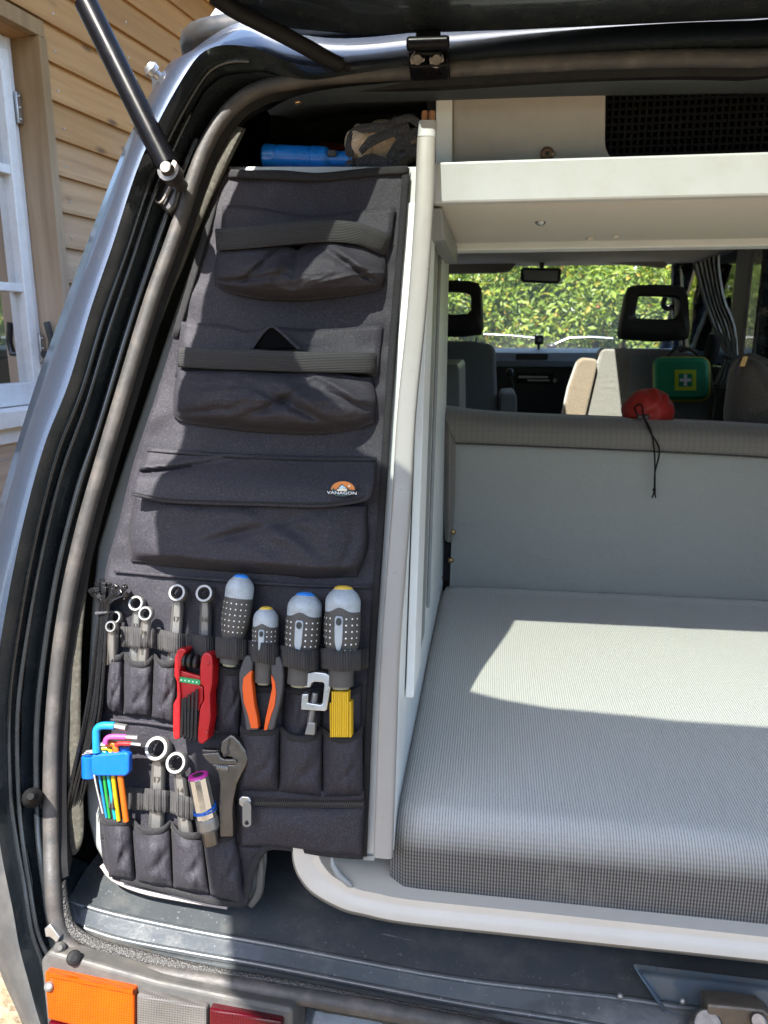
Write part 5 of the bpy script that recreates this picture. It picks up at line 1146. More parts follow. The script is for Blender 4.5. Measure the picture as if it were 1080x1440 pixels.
# webbing with loops over the tools
def webbing(pts, w, bumps, name='webbing'):
    P = cat([(x, y, 0) for x, y in pts], 16); mb = MB(); rows = []; uvs = []; L = 0; last = None
    for i, p in enumerate(P):
        nn = .009
        for bx, bw, bh in bumps:
            d = abs(p.x - bx) / bw
            if d < 1: nn = max(nn, .009 + bh * math.sqrt(max(0, 1 - d * d)))
        wd = w + .7 * nz(p.x * .1, 3)
        row = [tp(p.x, p.y + k * wd, nn + .001 * math.sin(i * .8)) for k in (-.5, -.17, .17, .5)]
        if last is not None: L += (row[1] - last).length
        last = row[1]; rows.append(row); uvs += [(L, k * w * PX) for k in (-.5, -.17, .17, .5)]
    mb.grid(rows, uvs=uvs); return mb.build(name, WEBBING, og, smooth=60, solid=.0016, off=0)
webbing([(170, 895), (195, 897), (213, 897), (245, 904), (288, 908), (318, 912), (345, 914), (374, 919), (402, 923), (430, 930), (456, 926), (480, 930), (505, 928), (518, 925)], 29,
        [(201, 17, .014), (245, 14, .014), (288, 14, .014), (326, 23, .036), (371, 23, .036), (422, 28, .046), (479, 29, .048)])
webbing([(178, 1122), (205, 1124), (222, 1126), (240, 1128), (256, 1134), (270, 1137), (282, 1140)], 31, [(221, 17, .012), (258, 16, .012)])
webbing([(150, 1123), (158, 1125), (167, 1126)], 25, [(159, 10, .022)])
webbing([(306, 1148), (315, 1148), (326, 1149)], 25, [(316, 11, .009)])

# ================================================================== TOOLS
def frame(a, b, na, nb=None):
    """local frame of a tool lying along pixels a (head) to b (foot)"""
    A = tp(a[0], a[1], na); B = tp(b[0], b[1], na if nb is None else nb); Y = (A - B).normalized(); X = Y.cross(TN).normalized(); return A, B, X, Y, X.cross(Y).normalized()
def ringwrench(label, a, b, r, w, n, num=None, group=None, tiltdeg=16, M=STEEL):
    A, B, X, Y, Z = frame(a, b, n, max(.006, n - .010)); r *= PX; w *= PX
    t = tag(empty('ring_wrench', B), label, 'wrench', group)
    Zr = (Z * math.cos(R_(tiltdeg)) + Y * math.sin(R_(tiltdeg))).normalized(); Yr = Zr.cross(X).normalized()
    q = MB(); k = 48; th = r * 1.05
    def c(rad, z, star=0):
        return [A + (X * math.cos(2 * math.pi * i / k) + Yr * math.sin(2 * math.pi * i / k)) * (rad * (1 + (star * (1 if (i % 4) < 2 else -1)))) + Zr * z for i in range(k)]
    ri = r * .62
    q.grid([c(ri, 0, .07), c(ri * 1.10, th * .5), c(r * .9, th * .5), c(r, th * .3), c(r, -th * .35), c(r * .88, -th * .5), c(ri * 1.06, -th * .5), c(ri, -th * .45, .07), c(ri, 0, .07)], closed=True)
    q.build('ring_head', M, t, smooth=50)
    q = MB(); L = (A - B).length; s0 = A - Y * r * .9; hw = w / 2; dp = w * .30
    sec = lambda f, hw_, dp_: [B.lerp(s0, f) + X * x * hw_ + Z * (z * dp_ - .001) for x, z in ((-1, -.5), (-1, .2), (-.72, 1), (-.5, .62), (.5, .62), (.72, 1), (1, .2), (1, -.5))]
    R2 = [sec(f, hw * (1 + .18 * (1 - f)), dp) for f in (0, .3, .6, .9)] + [sec(1.02, hw * .8, dp * 1.1)]
    q.grid(R2, closed=True); q.add(R2[0], [tuple(range(8))[::-1]]); q.add(R2[-1], [tuple(range(8))]); q.build('shaft', M, t, smooth=35)
    if num:
        text_mb(num, w * .62, s0.lerp(B, .26) + Z * (dp * .62 + .0002), X, Y, .0006).build('size_mark', DSTEEL, t, smooth=0)
        q = MB()
        for i in range(4): q.box(s0.lerp(B, .55 + .05 * i) + Z * (dp * .62 + .0001), X * w * .14 * random.uniform(.6, 1), Y * .0006, Z * .0003)
        q.build('stamped_mark', DSTEEL, t, smooth=0)
    return t
GW = 'ring wrenches in the tool pockets'
ringwrench('small ring wrench at far left, the rear one of the pair in the first pocket', (163, 868), (160, 925), 9.5, 10, .012, None, GW)
ringwrench('smallest ring wrench in front of another in the far left upper pocket', (157, 881), (156, 935), 8.2, 12, .026, None, GW)
ringwrench('ring wrench standing behind a smaller one in the second upper pocket', (193, 849), (188, 935), 11.5, 13, .012, '12', GW)
ringwrench('ring wrench leaning in front of the taller one in the second upper pocket', (206, 863), (199, 938), 10.5, 14, .026, '10', GW)
ringwrench('large ring wrench marked 17 in the sunlit upper row, left of the other single one', (251, 834), (243, 940), 13, 16, .016, '17', GW)
ringwrench('large ring wrench marked 16 in the shaded part of the upper row', (289, 835), (287, 940), 13, 16, .016, '16', GW)
ringwrench('biggest ring wrench in the lower row beside the blue hex key holder', (223, 1053), (219, 1172), 17.5, 19, .018, '17', GW, 24)
ringwrench('lower row ring wrench between the biggest one and the chrome socket', (250, 1073), (262, 1180), 15.5, 17, .022, '14', GW, 24)

def screwdriver(label, a, b, r, cap, n, window=True, roll=0):
    A, B, X, Y, Z = frame(a, b, n); L = (A - B).length; r *= PX
    t = tag(empty('screwdriver', B), label, 'screwdriver', 'grey handled screwdrivers in the webbing loops')
    rad = lambda f: r * (math.sqrt(max(0, 1 - (1 - min(1, f / .16)) ** 2)) * (1 if f < .16 else 1) if f < .16 else 1 - .30 * sstep(.45, .82, f) - .14 * sstep(.2, 0, f) )
    P = lambda f0, f1, k, s=1.0: [(f, rad(f) * s, 0) for f in [lerp(f0, f1, i / k) for i in range(k + 1)]]
    q = MB(); q.lathe(A, B, [(.014, r * .44, 0), (.0, r * .40, 0), (.0, r * .22, 0), (.03, r * .2, 0)], 28, up=Z); 
    # cap ring with a dark hole
    c = MB(); c.lathe(A, B, [(.035, r * .16, 0), (-.004, r * .17, 0), (-.008, r * .30, 0), (.004, r * .47, 0), (.022, r * .56, 0)], 28, up=Z); c.build('handle_cap', cap, t, smooth=60)
    c = MB(); c.cyl(A + Y * .0002, A - Y * .004, r * .17, seg=14); c.build('cap_socket', BLACKP, t)
    c = MB(); c.lathe(A, B, [(.012, r * .50, 0)] + P(.03, .34, 12), 32, up=Z); c.build('handle_core', LGREY, t, smooth=60)
    # rubber sleeve with a wavy upper edge
    rows = []; K_ = 40
    for j in range(15):
        row = []
        for i in range(K_):
            a_ = 2 * math.pi * i / K_; top_ = .24 - .05 * math.exp(-((a_ - math.pi / 2 - R_(roll)) / .42) ** 2) if window else .24
            f = lerp(top_, .97, j / 14); rr = rad(f) * 1.03 + (0 if j else -.0006)
            row.append(A + (B - A) * f + (X * math.cos(a_) + Z * math.sin(a_)) * rr)
        rows.append(row)
    c = MB(); c.grid(rows, closed=True); c.add(rows[-1], [tuple(range(K_))]); c.build('rubber_sleeve', RGRIP, t, smooth=60)
    c = MB(); c.lathe(A, B, [(.968, r * .50, 0), (1.0, r * .50, 0)], 24, up=Z); c.build('handle_collar', mat('collar', (.22, .21, .13), .5), t, smooth=40)
    c = MB()
    for j in range(6):
        f = .30 + j * .062
        for ai in ((-62, -42, -22, 30, 48, 66) if window else (-60, -40, -20, 0, 20, 40, 60)):
            a_ = R_(90 + ai + roll + (0 if window else 8)); rr = rad(f) * 1.035; d = X * math.cos(a_) + Z * math.sin(a_); tt = d.cross(Y); O = A + (B - A) * f + d * rr
            c.add([O + (tt * math.cos(k * 1.047) + Y * math.sin(k * 1.047)) * r * .055 + d * .0003 for k in range(6)], [(0, 1, 2, 3, 4, 5)])
    c.build('grip_dots', WHITEP, t, smooth=0, kind='stuff')
    if window:
        c = MB(); w = r * .23; lo, hi = .26, .62; pts = []
        for f, k in [(lo + .012, .7), (lo + .035, 1), (.40, 1), (.52, .92), (.585, .55), (hi, .1)]: pts.append((f, k))
        rws = []
        for f, k in pts:
            rr = math.sqrt(max(1e-9, rad(f) ** 2 - (w * k) ** 2)) * 1.0 + rad(f) * .045
            rws.append([A + (B - A) * f + X * w * k * s + Z * (rr + .0006) for s in (-1, -.6, 0, .6, 1)])
        c.grid(rws); c.build('handle_window', LGREY, t, smooth=50, solid=.001)
        c = MB(); O = A + (B - A) * (lo + .065) + Z * (rad(lo + .06) * 1.045 + .0008); c.prism([O + X * w * .72 * math.cos(a2 * .524) + Y * L * .038 * math.sin(a2 * .524) for a2 in range(12)], Z * .0012); c.build('hang_hole', BLACKP, t, smooth=0)
    return t
screwdriver('leaning blue capped screwdriver with dotted grip, leftmost of the four', (340, 809), (323, 936), 19.5, BLUEC, .026, False)
screwdriver('short yellow capped screwdriver standing above the orange pliers', (374.5, 854), (371, 962), 17.5, YELC, .026)
screwdriver('blue capped screwdriver with a hanging hole above the small clamp', (430, 834), (421, 965), 23.5, BLUEC, .030)
screwdriver('thick yellow capped screwdriver above the folding rule', (483, 825), (479, 968), 23.8, YELC, .031)

# red folding hex key set
def q8(L): return [(225 + a / 8, 900 + b / 8) for a, b in L]
rh = tag(empty('folding_hex_keys', tp(268, 1045, .02)), 'red folding hex key set with black keys between the wrenches and pliers', 'hex key set')
n_ = .036
m = MB(); m.pp(q8([(195, 105), (235, 94), (270, 97), (298, 122), (270, 150), (246, 205), (236, 270), (218, 335), (216, 480), (228, 640), (226, 715), (219, 1095), (205, 1118), (152, 1122), (142, 1000), (147, 720), (168, 680), (190, 645), (184, 470), (157, 400), (162, 200)]), n_, .026); m.build('handle_cheek', REDP, rh, smooth=0, bevel=.0022, bseg=3)
m = MB(); m.pp(q8([(485, 150), (515, 140), (555, 148), (582, 180), (590, 300), (582, 500), (558, 620), (566, 880), (545, 1000), (535, 1120), (472, 1175), (430, 1160), (420, 1090), (425, 1000), (445, 770), (472, 715), (490, 680), (487, 520), (448, 505), (446, 300), (462, 195)]), n_, .026); m.build('handle_cheek', REDP, rh, smooth=0, bevel=.0022, bseg=3)
m = MB(); m.pp(q8([(212, 340), (452, 412), (452, 520), (482, 525), (482, 690), (450, 740), (440, 800), (228, 760), (232, 640), (218, 480)]), n_ - .005, .008); m.build('handle_plate', REDP, rh, smooth=0, bevel=.0012)
m = MB(); m.pp(q8([(200, 422), (205, 414), (440, 450), (452, 458), (448, 500), (438, 504), (212, 470), (203, 462)]), n_ - .002, .003); gl_ = m.build('size_label', mat('green label', (.01, .30, .09), .5), rh, smooth=0)
for i in range(5):
    A = q8([(240 + i * 43, 450 + i * 6.2)])[0]; m = MB(); m.pp([(A[0] - .9, A[1] - 1.1), (A[0] + .9, A[1] - .9), (A[0] + .9, A[1] + 1.1), (A[0] - .9, A[1] + .9)], n_ - .0016, .0004); m.build('label_mark', WHITEP, gl_, smooth=0)
for (x0, y0, x1, y1) in ((258, 660, 242, 1065), (287, 645, 282, 1078), (325, 612, 316, 1090), (370, 585, 352, 1100), (414, 552, 396, 1108)):
    a, b = q8([(x0, y0)])[0], q8([(x1, y1)])[0]; m = MB(); m.tube([tp(*a, n_ - .001), tp(*b, n_ - .002)], .0019, 6); m.tube([tp(*b, n_ - .002), tp(b[0] - .6, b[1] + 2.5, n_ - .006)], .0021, 6); m.build('hex_key', BLACKP, rh, smooth=30)
for x, y in ((280, 222), (340, 232), (408, 245)):
    a = q8([(x, y)])[0]; m = MB(); m.lathe(tp(a[0] - 3.3, a[1] - .5, n_ - .010), tp(a[0] + 3.3, a[1] + .5, n_ - .010), [(0, .0055, 0), (.15, .0085, 0), (.5, .0100, 0), (.85, .0085, 0), (1, .0055, 0)], 20); m.build('key_pivot', BLACKP, rh, smooth=60)
for x, y in ((545, 265), (523, 1045)):
    a = q8([(x, y)])[0]; m = MB(); m.ell(tp(a[0], a[1], n_), TX * .0022, TV * .0038, TN * .0016, 10, 6); m.build('rivet', REDP, rh)

# rainbow hex keys in their blue holder
def q3(x, y): return (70 + x / 3.273, 1000 + y / 3.273)
bh = tag(empty('hex_key_holder', tp(152, 1148, .03)), 'blue holder with rainbow coloured hex keys in the lower left pocket', 'hex key set')
nk = .040
m = MB(); m.pp([q3(*p) for p in ((186, 210), (200, 200), (350, 188), (364, 200), (362, 285), (348, 300), (205, 300), (190, 285))], nk + .008, .012); m.build('holder_body', BLUEH, bh, smooth=0, bevel=.003, bseg=3)
m = MB(); m.lathe(tp(*q3(345, 165), nk - .004), tp(*q3(345, 290), nk - .002), [(0, .0045, 0), (.03, .0066, 0), (.97, .0066, 0), (1, .005, 0)], 20); m.build('holder_clip', BLUEH, bh, smooth=50)
m = MB(); m.lathe(tp(*q3(182, 205), nk - .01), tp(*q3(184, 305), nk - .012), [(0, .007, 0), (.05, .0098, 0), (.95, .0098, 0), (1, .008, 0)], 20); m.build('holder_clip', BLUEH, bh, smooth=50)
m = MB(); m.cyl(tp(*q3(345, 163), nk - .0035), tp(*q3(345, 175), nk - .003), .0042, seg=14); m.build('clip_bore', BLACKP, bh)
KC = {'white': (.6, .6, .6), 'blue': (.01, .28, .62), 'teal': (.0, .42, .48), 'green': (.02, .38, .06), 'yellow': (.75, .50, .01), 'orange': (.78, .16, .01), 'red': (.62, .02, .02), 'pink': (.72, .10, .42)}
KM = {k: col(k + ' key coating', v) for k, v in KC.items()}
keys = [('white', 206, 300, 244, 470, 2.6, [(206, 205), (196, 190), (150, 201)]), ('blue', 230, 300, 262, 488, 4, [(225, 200), (214, 188), (160, 194)]), ('green', 250, 300, 276, 490, 4.6, [(243, 200), (230, 180), (168, 186)]), ('teal', 270, 300, 302, 495, 5.4, [(262, 205), (250, 188), (188, 190)]),
        ('yellow', 292, 300, 318, 502, 6.2, [(283, 196), (270, 172), (205, 172)]), ('orange', 325, 300, 352, 504, 8.6, [(308, 192), (296, 152), (218, 154)])]
for i, (cn, x0, y0, x1, y1, w_, up_) in enumerate(keys):
    nn = nk - .006 + .001 * i; r_ = w_ * PX * .5
    m = MB(); P = [tp(*q3(x1, y1), nn - .014), tp(*q3(x0, y0), nn)] + [tp(*q3(*p), nn + .003) for p in up_[:2]]
    e = up_[2]; mid = (lerp(up_[1][0], e[0], .45), lerp(up_[1][1], e[1], .45))
    c = cat(P + [tp(*q3(*mid), nn + .004)], 5); m.tube(c, r_, 10); k_ = m.build('hex_key', KM[cn], bh, smooth=60)
    m = MB(); m.tube([tp(*q3(*mid), nn + .004), tp(*q3(*e), nn + .004)], r_ * .8, 6); m.build('key_tip', STEEL, k_, smooth=30)
for cn, pts, w_, e in (('blue', [(216, 190), (214, 120), (217, 85), (240, 68), (300, 68)], 11, (354, 78)), ('pink', [(255, 150), (262, 128), (285, 118), (352, 119)], 7.5, (405, 122)), ('red', [(305, 160), (318, 150), (375, 150)], 6, (420, 155))):
    m = MB(); c = cat([tp(*q3(*p), nk + (.006 if cn == 'blue' else .010)) for p in pts], 5); m.tube(c, w_ * PX * .5, 10); k_ = m.build('hex_key', KM[cn], bh, smooth=60)
    m = MB(); a = c[-1]; b = tp(*q3(*e), nk + .009); m.tube([a, b], w_ * PX * .42, 6); m.build('key_tip', STEEL, k_, smooth=30)

# pliers
def q4(x, y): return (300 + x / 4.5, 790 + y / 4.5)
pl = tag(empty('pliers', tp(365, 1027, .03)), 'pair of pliers with orange and dark grey grips, handles up', 'pliers')
def plate(name, L, n, d, M, parent, bev=.002, f=q4, seg=3):
    m = MB(); m.pp([f(*p) for p in L], n, d); return m.build(name, M, parent, smooth=0, bevel=bev, bseg=seg)
plate('grip', [(190, 605), (215, 588), (240, 600), (250, 640), (244, 690), (240, 740), (246, 800), (256, 900), (275, 990), (285, 1068), (205, 1068), (196, 990), (176, 900), (160, 800), (160, 700)], .036, .014, DGRIP, pl, .0045)
plate('grip', [(368, 615), (392, 597), (425, 603), (441, 650), (446, 720), (440, 800), (424, 890), (400, 980), (378, 1068), (318, 1068), (330, 990), (350, 900), (372, 800), (364, 720), (360, 660)], .036, .014, DGRIP, pl, .0045)
plate('grip_insert', [(232, 692), (244, 690), (241, 740), (247, 800), (258, 900), (277, 990), (284, 1056), (236, 1056), (215, 965), (190, 890), (181, 800), (188, 735)], .0375, .013, ORANGE, pl, .003)
plate('grip_insert', [(364, 716), (372, 722), (390, 760), (397, 830), (388, 910), (362, 985), (338, 1066), (318, 1066), (330, 990), (350, 900), (371, 800)], .0375, .013, ORANGE, pl, .003)
m = MB(); m.prism([tp(*q4(x, y), .024) for x, y in ((205, 1066), (378, 1066), (350, 1200), (290, 1340), (230, 1200))], TN * -.010); m.build('plier_jaws', DSTEEL, pl, smooth=0, bevel=.002)
# small clamp
gc = tag(empty('g_clamp', tp(436, 1032, .03)), 'small silver screw clamp in the middle pocket', 'clamp')
plate('clamp_frame', [(574, 795), (580, 735), (600, 705), (640, 697), (710, 705), (738, 722), (746, 745), (744, 775), (716, 940), (704, 946), (552, 936), (560, 838), (600, 836), (597, 892), (680, 906), (690, 896), (702, 775), (694, 764), (640, 760), (620, 768), (612, 796)], .040, .016, ALU, gc, .0018)
a, b = tp(*q4(646, 830), .033), tp(*q4(612, 1030), .033)
m = MB(); m.lathe(a, b, [(0, .0038, 0), (.04, .0046, 0)] + [(.06 + i * .02, .0046 if i % 2 else .0041, 0) for i in range(44)] + [(1, .0042, 0)], 16); m.build('clamp_screw', STEEL, gc, smooth=20)
plate('screw_head', [(597, 1012), (645, 1018), (640, 1100), (575, 1095)], .038, .012, STEEL, gc, .0018)
# folding rule
fr_ = tag(empty('folding_rule', tp(479, 1036, .03)), 'yellow folding rule seen edge on in the right pocket', 'folding rule')
for i in range(8):
    xa = 748 + i * 13.4; top_ = 820 if i < 8 else 880
    plate('rule_leaf', [(xa, top_ + random.uniform(0, 4)), (xa + 12.4, top_ + random.uniform(0, 4)), (xa + 11.6, 1110), (xa - .8, 1112)], .040 + random.uniform(-.0008, .0008), .016, RULEM, fr_, .0005, seg=1)
plate('rule_leaf', [(855.5, 884), (872, 886), (873, 1112), (855, 1112)], .038, .016, RULEM, fr_, .0006, seg=1); plate('rule_leaf', [(735, 895), (746.5, 893), (746, 1112), (738, 1112)], .038, .016, RULEM, fr_, .0006, seg=1)
# adjustable wrench
aw = tag(empty('adjustable_wrench', tp(317, 1172, .02)), 'dark adjustable wrench with open jaws under the red hex key set', 'wrench')
plate('wrench_body', [(790, 140), (812, 122), (832, 108), (850, 118), (872, 140), (900, 180), (911, 222), (903, 252), (880, 292), (858, 340), (846, 400), (840, 450), (842, 580), (780, 580), (777, 440), (782, 340), (772, 285), (738, 242), (846, 246), (838, 214), (812, 208), (796, 214), (784, 180)], .030, .013, DSTEEL, aw, .002, q3)
plate('movable_jaw', [(698, 196), (776, 190), (786, 214), (806, 222), (850, 222), (864, 236), (846, 248), (738, 246), (716, 222)], .0335, .014, DSTEEL, aw, .0015, q3)
plate('upper_jaw_face', [(700, 176), (784, 182), (790, 190), (702, 190)], .026, .010, DSTEEL, aw, .001, q3)
plate('jaw_gap', [(826, 128), (832, 136), (822, 175), (828, 196), (806, 212), (798, 208), (818, 192), (814, 172)], .0306, .001, BLACKP, aw, 0, q3)
m = MB(); m.lathe(tp(*q3(772, 254), .027), tp(*q3(824, 262), .027), [(i / 12, .0058 if i % 2 else .0048, 0) for i in range(13)], 20); m.build('adjusting_screw', STEEL, aw, smooth=20)
# spark plug socket
sk = tag(empty('spark_plug_socket', tp(296, 1175, .03)), 'chrome socket with magenta lining and a blue rubber band', 'socket')
a, b = tp(*q3(684, 302), .040), tp(*q3(722, 490), .034); R0 = 47 * PX / 3.273
m = MB(); m.lathe(a, b, [(.03, R0 * .72, 0), (0, R0 * .76, 0), (-.01, R0 * .9, 0), (.01, R0, 0), (.96, R0 * 1.04, 0), (1, R0 * .98, 0)], 12, up=TN); m.build('socket_barrel', CHROME, sk, smooth=15)
ax_ = (b - a).normalized()
m = MB(); m.lathe(a - ax_ * .0028, a + ax_ * .004, [(0, R0 * .55, 0), (.0, R0 * .90, 0), (.35, R0 * .95, 0), (1, R0 * .9, 0)], 24, up=TN); m.build('socket_lining', MAGENTA, sk, smooth=50)
m = MB(); m.cyl(a - ax_ * .0031, a - ax_ * .0025, R0 * .52, seg=12); m.build('socket_bore', BLACKP, sk)
m = MB(); m.lathe(b - ax_ * .001, b + ax_ * .016, [(0, R0 * 1.02, 0), (.2, R0 * 1.06, 0), (.8, R0 * 1.06, 0), (1, R0 * .9, 0)], 24, up=TN); m.build('socket_collar', STEEL, sk, smooth=40)
m = MB(); m.lathe(b + ax_ * .016, b + ax_ * .034, [(0, R0 * .8, 0), (1, R0 * .78, 0)], 20, up=TN); m.build('socket_drive', DSTEEL, sk, smooth=40)
for k, (f, tl) in enumerate(((.80, .15), (.84, .05), (.74, -.22))):
    c_ = a.lerp(b, f); u_ = ax_.cross(TN).normalized(); v_ = u_.cross(ax_); m = MB(); m.tube([c_ + (u_ * math.cos(t_ * .2094) + v_ * math.sin(t_ * .2094)) * R0 * 1.06 + ax_ * tl * R0 * math.cos(t_ * .2094 + k) for t_ in range(30)], .0009, 6, closed=True); m.build('rubber_band', BLUEH, sk, smooth=60)

# cable ties
ct = tag(empty('cable_tie_bundle', tp(102, 1145, .03)), 'bundle of long black cable ties hanging beside the sunlit wrenches', 'cable ties')
for i in range(30):
    u = (i % 10) / 9; l = i // 10
    hx = 131 + 42 * u + random.uniform(-2, 2); hyy = 820 + 12 * abs(u - .45) + random.uniform(-4, 8) + l * 5; nn = .015 + .005 * l + random.uniform(0, .003)
    bx_ = 141 + 10 * u + random.uniform(-1, 1); tx_ = 86 + 34 * ((u * .8 + random.random() * .2)); ty = 1146 - 32 * u * random.uniform(.4, 1.1) + random.uniform(-14, 6)
    mx_ = lerp(bx_, tx_, .5) + 6 + random.uniform(-3, 3)
    c = cat([tp(hx, hyy, nn), tp(lerp(hx, bx_, .75), 846, nn), tp(bx_, 862, nn - .002), tp(lerp(bx_, mx_, .6) + 1, 950, nn - .001), tp(mx_ - 2, 1020, nn), tp(tx_, ty, nn - .004 + random.uniform(-.004, .006))], 5)
    m = MB(); tw = random.uniform(-.6, .6); m.tube(c, [.0019] * (len(c) - 3) + [.0017, .0013, .0006], 6, up=(TN + TX * tw).normalized())
    t_ = m.build('cable_tie', TIEM, ct, smooth=40)
    m = MB(); d = (c[0] - c[2]).normalized(); sx = d.cross(TN).normalized(); rx = random.uniform(-.8, .8); s1 = sx * math.cos(rx) + TN * math.sin(rx); s2 = d.cross(s1)
    m.box(c[0] + d * .002, s1 * .0030, d * .0032, s2 * .0028); m.build('tie_head', TIEM, t_, smooth=0, bevel=.0008)
c0_ = tp(146, 861, .020); m = MB(); m.tube([c0_ + TX * .0095 * math.cos(a_ * .3142) + TN * .010 * math.sin(a_ * .3142) + TV * .001 * math.cos(a_ * .3142) for a_ in range(20)], .0017, 6, closed=True); m.build('tie_band', STRAPM, ct, smooth=60)

# ================================================================== GREENERY AND HOUSES AHEAD OF THE VAN
def leafcloud(n, fn, sz, mb, seed):
    rnd = random.Random(seed)
    for _ in range(n):
        p = fn(rnd); s = sz * rnd.uniform(.6, 1.3)
        nrm = Vector((rnd.gauss(0, .6), rnd.gauss(-.5, .6), rnd.gauss(.6, .5))).normalized(); a = nrm.orthogonal().normalized()
        a = Matrix.Rotation(rnd.uniform(0, 6.28), 3, nrm) @ a; b = nrm.cross(a)
        k = len(mb.v)
        mb.v += [p - a * s, p - b * s * .42 + nrm * s * .12, p + a * s, p + b * s * .42 + nrm * s * .12]
        mb.f.append((k, k + 1, k + 2, k + 3)); mb.m.append(0)
hd = tag(empty('hedge', (2, 9.6, 0)), 'tall bright green hedge filling the view through the windscreen', 'hedge')
def hedge_pt(r):
    x = r.uniform(-6.5, 14); y = 9.3 + .35 * mnoise.noise(Vector((x * .8, 1, 0))) * 2 + (0 if x < 5.5 else (x - 5.5) * -.75)
    top = 2.55 + .35 * mnoise.noise(Vector((x * .7, 5, 0))) + .2 * mnoise.noise(Vector((x * 2.3, 9, 0)))
    z = r.uniform(.1, 1) ** .9 * top
    dep = abs(r.gauss(0, .40)); bulge = .35 * mnoise.noise(Vector((x * 1.3, z * 1.5, 3)))
    return Vector((x, y + dep - bulge, z + r.gauss(0, .04)))
mb = MB(); leafcloud(110000, hedge_pt, .05, mb, 5)
leafcloud(16000, lambda r: hedge_pt(r) + Vector((0, .55, -.1)), .13, mb, 6); mb.build('foliage', LEAF, hd, smooth=0, kind='stuff')
mb = MB()
for i in range(46):
    x = -6.3 + i * .44 + random.uniform(-.1, .1); y = 9.9 + (0 if x < 5.5 else (x - 5.5) * -.75); mb.tube([Vector((x, y, 0)), Vector((x + random.uniform(-.1, .1), y, 1.2)), Vector((x + random.uniform(-.2, .2), y, 2.2))], [.035, .025, .01], 6)
mb.build('hedge_stems', BARK, hd, smooth=60, kind='stuff')
def tree(label, x, y, h, rw, n, M, seed):
    t = tag(empty('leafy_tree', (x, y, 0)), label, 'tree', 'trees behind the hedge')
    rnd = random.Random(seed); cl = []
    q = MB(); q.tube([Vector((x, y, 0)), Vector((x + .1, y, h * .4)), Vector((x - .05, y, h * .8))], [.16, .11, .03], 8)
    for i in range(9):
        a = rnd.uniform(0, 6.28); z = h * rnd.uniform(.3, .7); e = Vector((x + math.cos(a) * rw * .8, y + math.sin(a) * rw * .8, z + h * .22)); q.tube([Vector((x, y, z)), e], [.05, .012], 5); cl.append(e)
    q.build('trunk', BARK, t, smooth=60)
    cl += [Vector((x + rnd.gauss(0, rw * .45), y + rnd.gauss(0, rw * .45), h * rnd.uniform(.45, 1))) for _ in range(22)]
    def f(r):
        c = r.choice(cl); return c + Vector((r.gauss(0, .36), r.gauss(0, .36), r.gauss(0, .30))) * (rw / 1.6)
    m = MB(); leafcloud(n, f, .085, m, seed); m.build('crown', M, t, smooth=0)
tree('dark green tree rising behind the hedge above the mirror', .2, 15, 6.2, 1.9, 7000, LEAFD, 11)
tree('pale green tree standing behind the hedge left of the white gable', 1.9, 17, 5.6, 1.9, 7000, LEAF, 12)
tree('tall green tree behind the hedge at the left end', -2.6, 14.5, 5.6, 1.8, 6000, LEAF, 13)
tree('broad green tree outside the cab side window', 5.6, 13, 5.2, 1.8, 6000, LEAF, 14)
tree('leafy green tree outside the sliding door window', 7.4, 9.5, 5.0, 1.7, 6000, LEAF, 15)
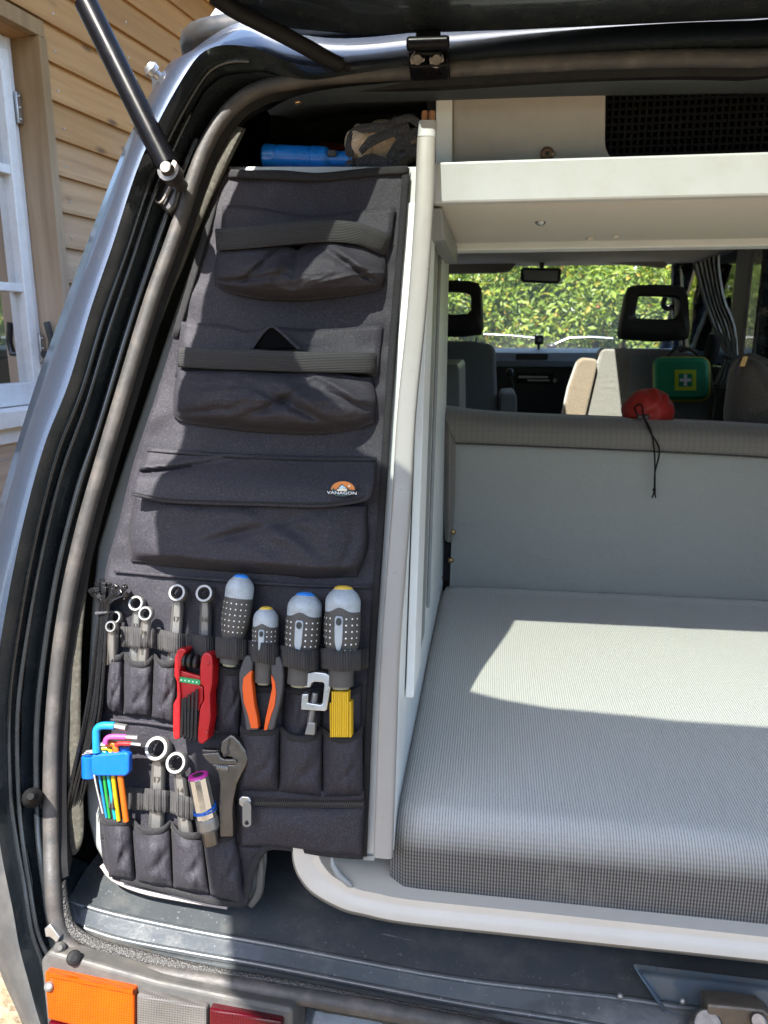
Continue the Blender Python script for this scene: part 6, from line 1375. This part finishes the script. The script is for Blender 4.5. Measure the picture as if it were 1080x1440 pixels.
# far white house with red roof
fh = tag(empty('white_house', (8.3, 36, 0)), 'white gabled house with a red roof beyond the hedge', 'house')
q = MB(); P = hy(934, 392, 36); w_ = 4.2
def hp(dx, z): return Vector((P.x + dx, 36, z))
zt_ = hy(925, 372, 36).z
q.prism([hp(-2.4, 0), hp(5, 0), hp(5, zt_ - 1.3), hp(1.2, zt_ + .8), hp(-2.4, zt_ - 1.6)], (0, 8, 0)); q.build('wall', mat('white render', (.75, .74, .72), .8), fh, smooth=0)
q = MB(); rf = mat('red roof tiles', (.42, .10, .06), .8, var=.2, vs_=6)
for a, b in ((hp(-2.9, zt_ - 1.9), hp(1.2, zt_ + .95)), (hp(5.5, zt_ - 1.6), hp(1.2, zt_ + .95))):
    q.prism([a + Vector((0, -.5, 0)), b + Vector((0, -.5, 0)), b + Vector((0, 8.5, 0)), a + Vector((0, 8.5, 0))], (0, 0, .22))
q.build('roof', rf, fh, smooth=0)
q = MB(); q.prism([hp(.4, zt_ - 2.2), hp(1.6, zt_ - 2.2), hp(1.6, zt_ - 1.0), hp(.4, zt_ - 1.0)], (0, -.06, 0)); q.build('window', DASH, fh, smooth=0)
# satellite dish on a mast and a slim pole
sd = tag(empty('satellite_dish', hy(815, 470, 12)), 'small pale satellite dish on a mast above the hedge', 'satellite dish')
P = hy(815, 397, 11.2); q = MB(); q.lathe(P + Vector((0, .05, 0)), P, [(0, .02, 0), (.3, .06, 0), (1, .088, 0), (.9, .08, 0), (.5, .05, 0), (.4, .01, 0)], 24); q.build('dish', mat('pale dish', (.55, .6, .62), .5), sd, smooth=50)
q = MB(); q.cyl(Vector((P.x, P.y + .06, .0)), P + Vector((0, .06, 0)), .018, seg=8); q.build('mast', GALV, sd)
tp_ = hy(829, 386, 11.2); q = MB(); q.cyl(Vector((tp_.x, tp_.y, 0)), tp_, .014, .010, 8); tag(q.build('thin_pole', GALV, None), 'thin pale pole standing in the hedge beside the satellite dish', 'pole')

# unseen hedge added behind the camera to cut low sky fill, also mirrored in panes
hb_ = tag(empty('hedge', (1, -7.5, 0)), 'unseen dark green hedge added behind the van to hold back low sky light', 'hedge')
def back_pt(r):
    x = r.uniform(-12, 14); top = 3.4 + .6 * mnoise.noise(Vector((x * .5, 2, 7))); z = r.uniform(.02, 1) * top
    return Vector((x, -7.5 - abs(r.gauss(0, .5)) + .4 * mnoise.noise(Vector((x, z, 1))), z))
mb = MB(); leafcloud(26000, back_pt, .13, mb, 21); mb.build('foliage', LEAFD, hb_, smooth=0, kind='stuff')
mb = MB()
for i in range(30): mb.tube([Vector((-11.5 + i * .85, -8.0, 0)), Vector((-11.4 + i * .85, -8.0, 2.6))], [.05, .015], 6)
mb.build('hedge_stems', BARK, hb_, smooth=60, kind='stuff')
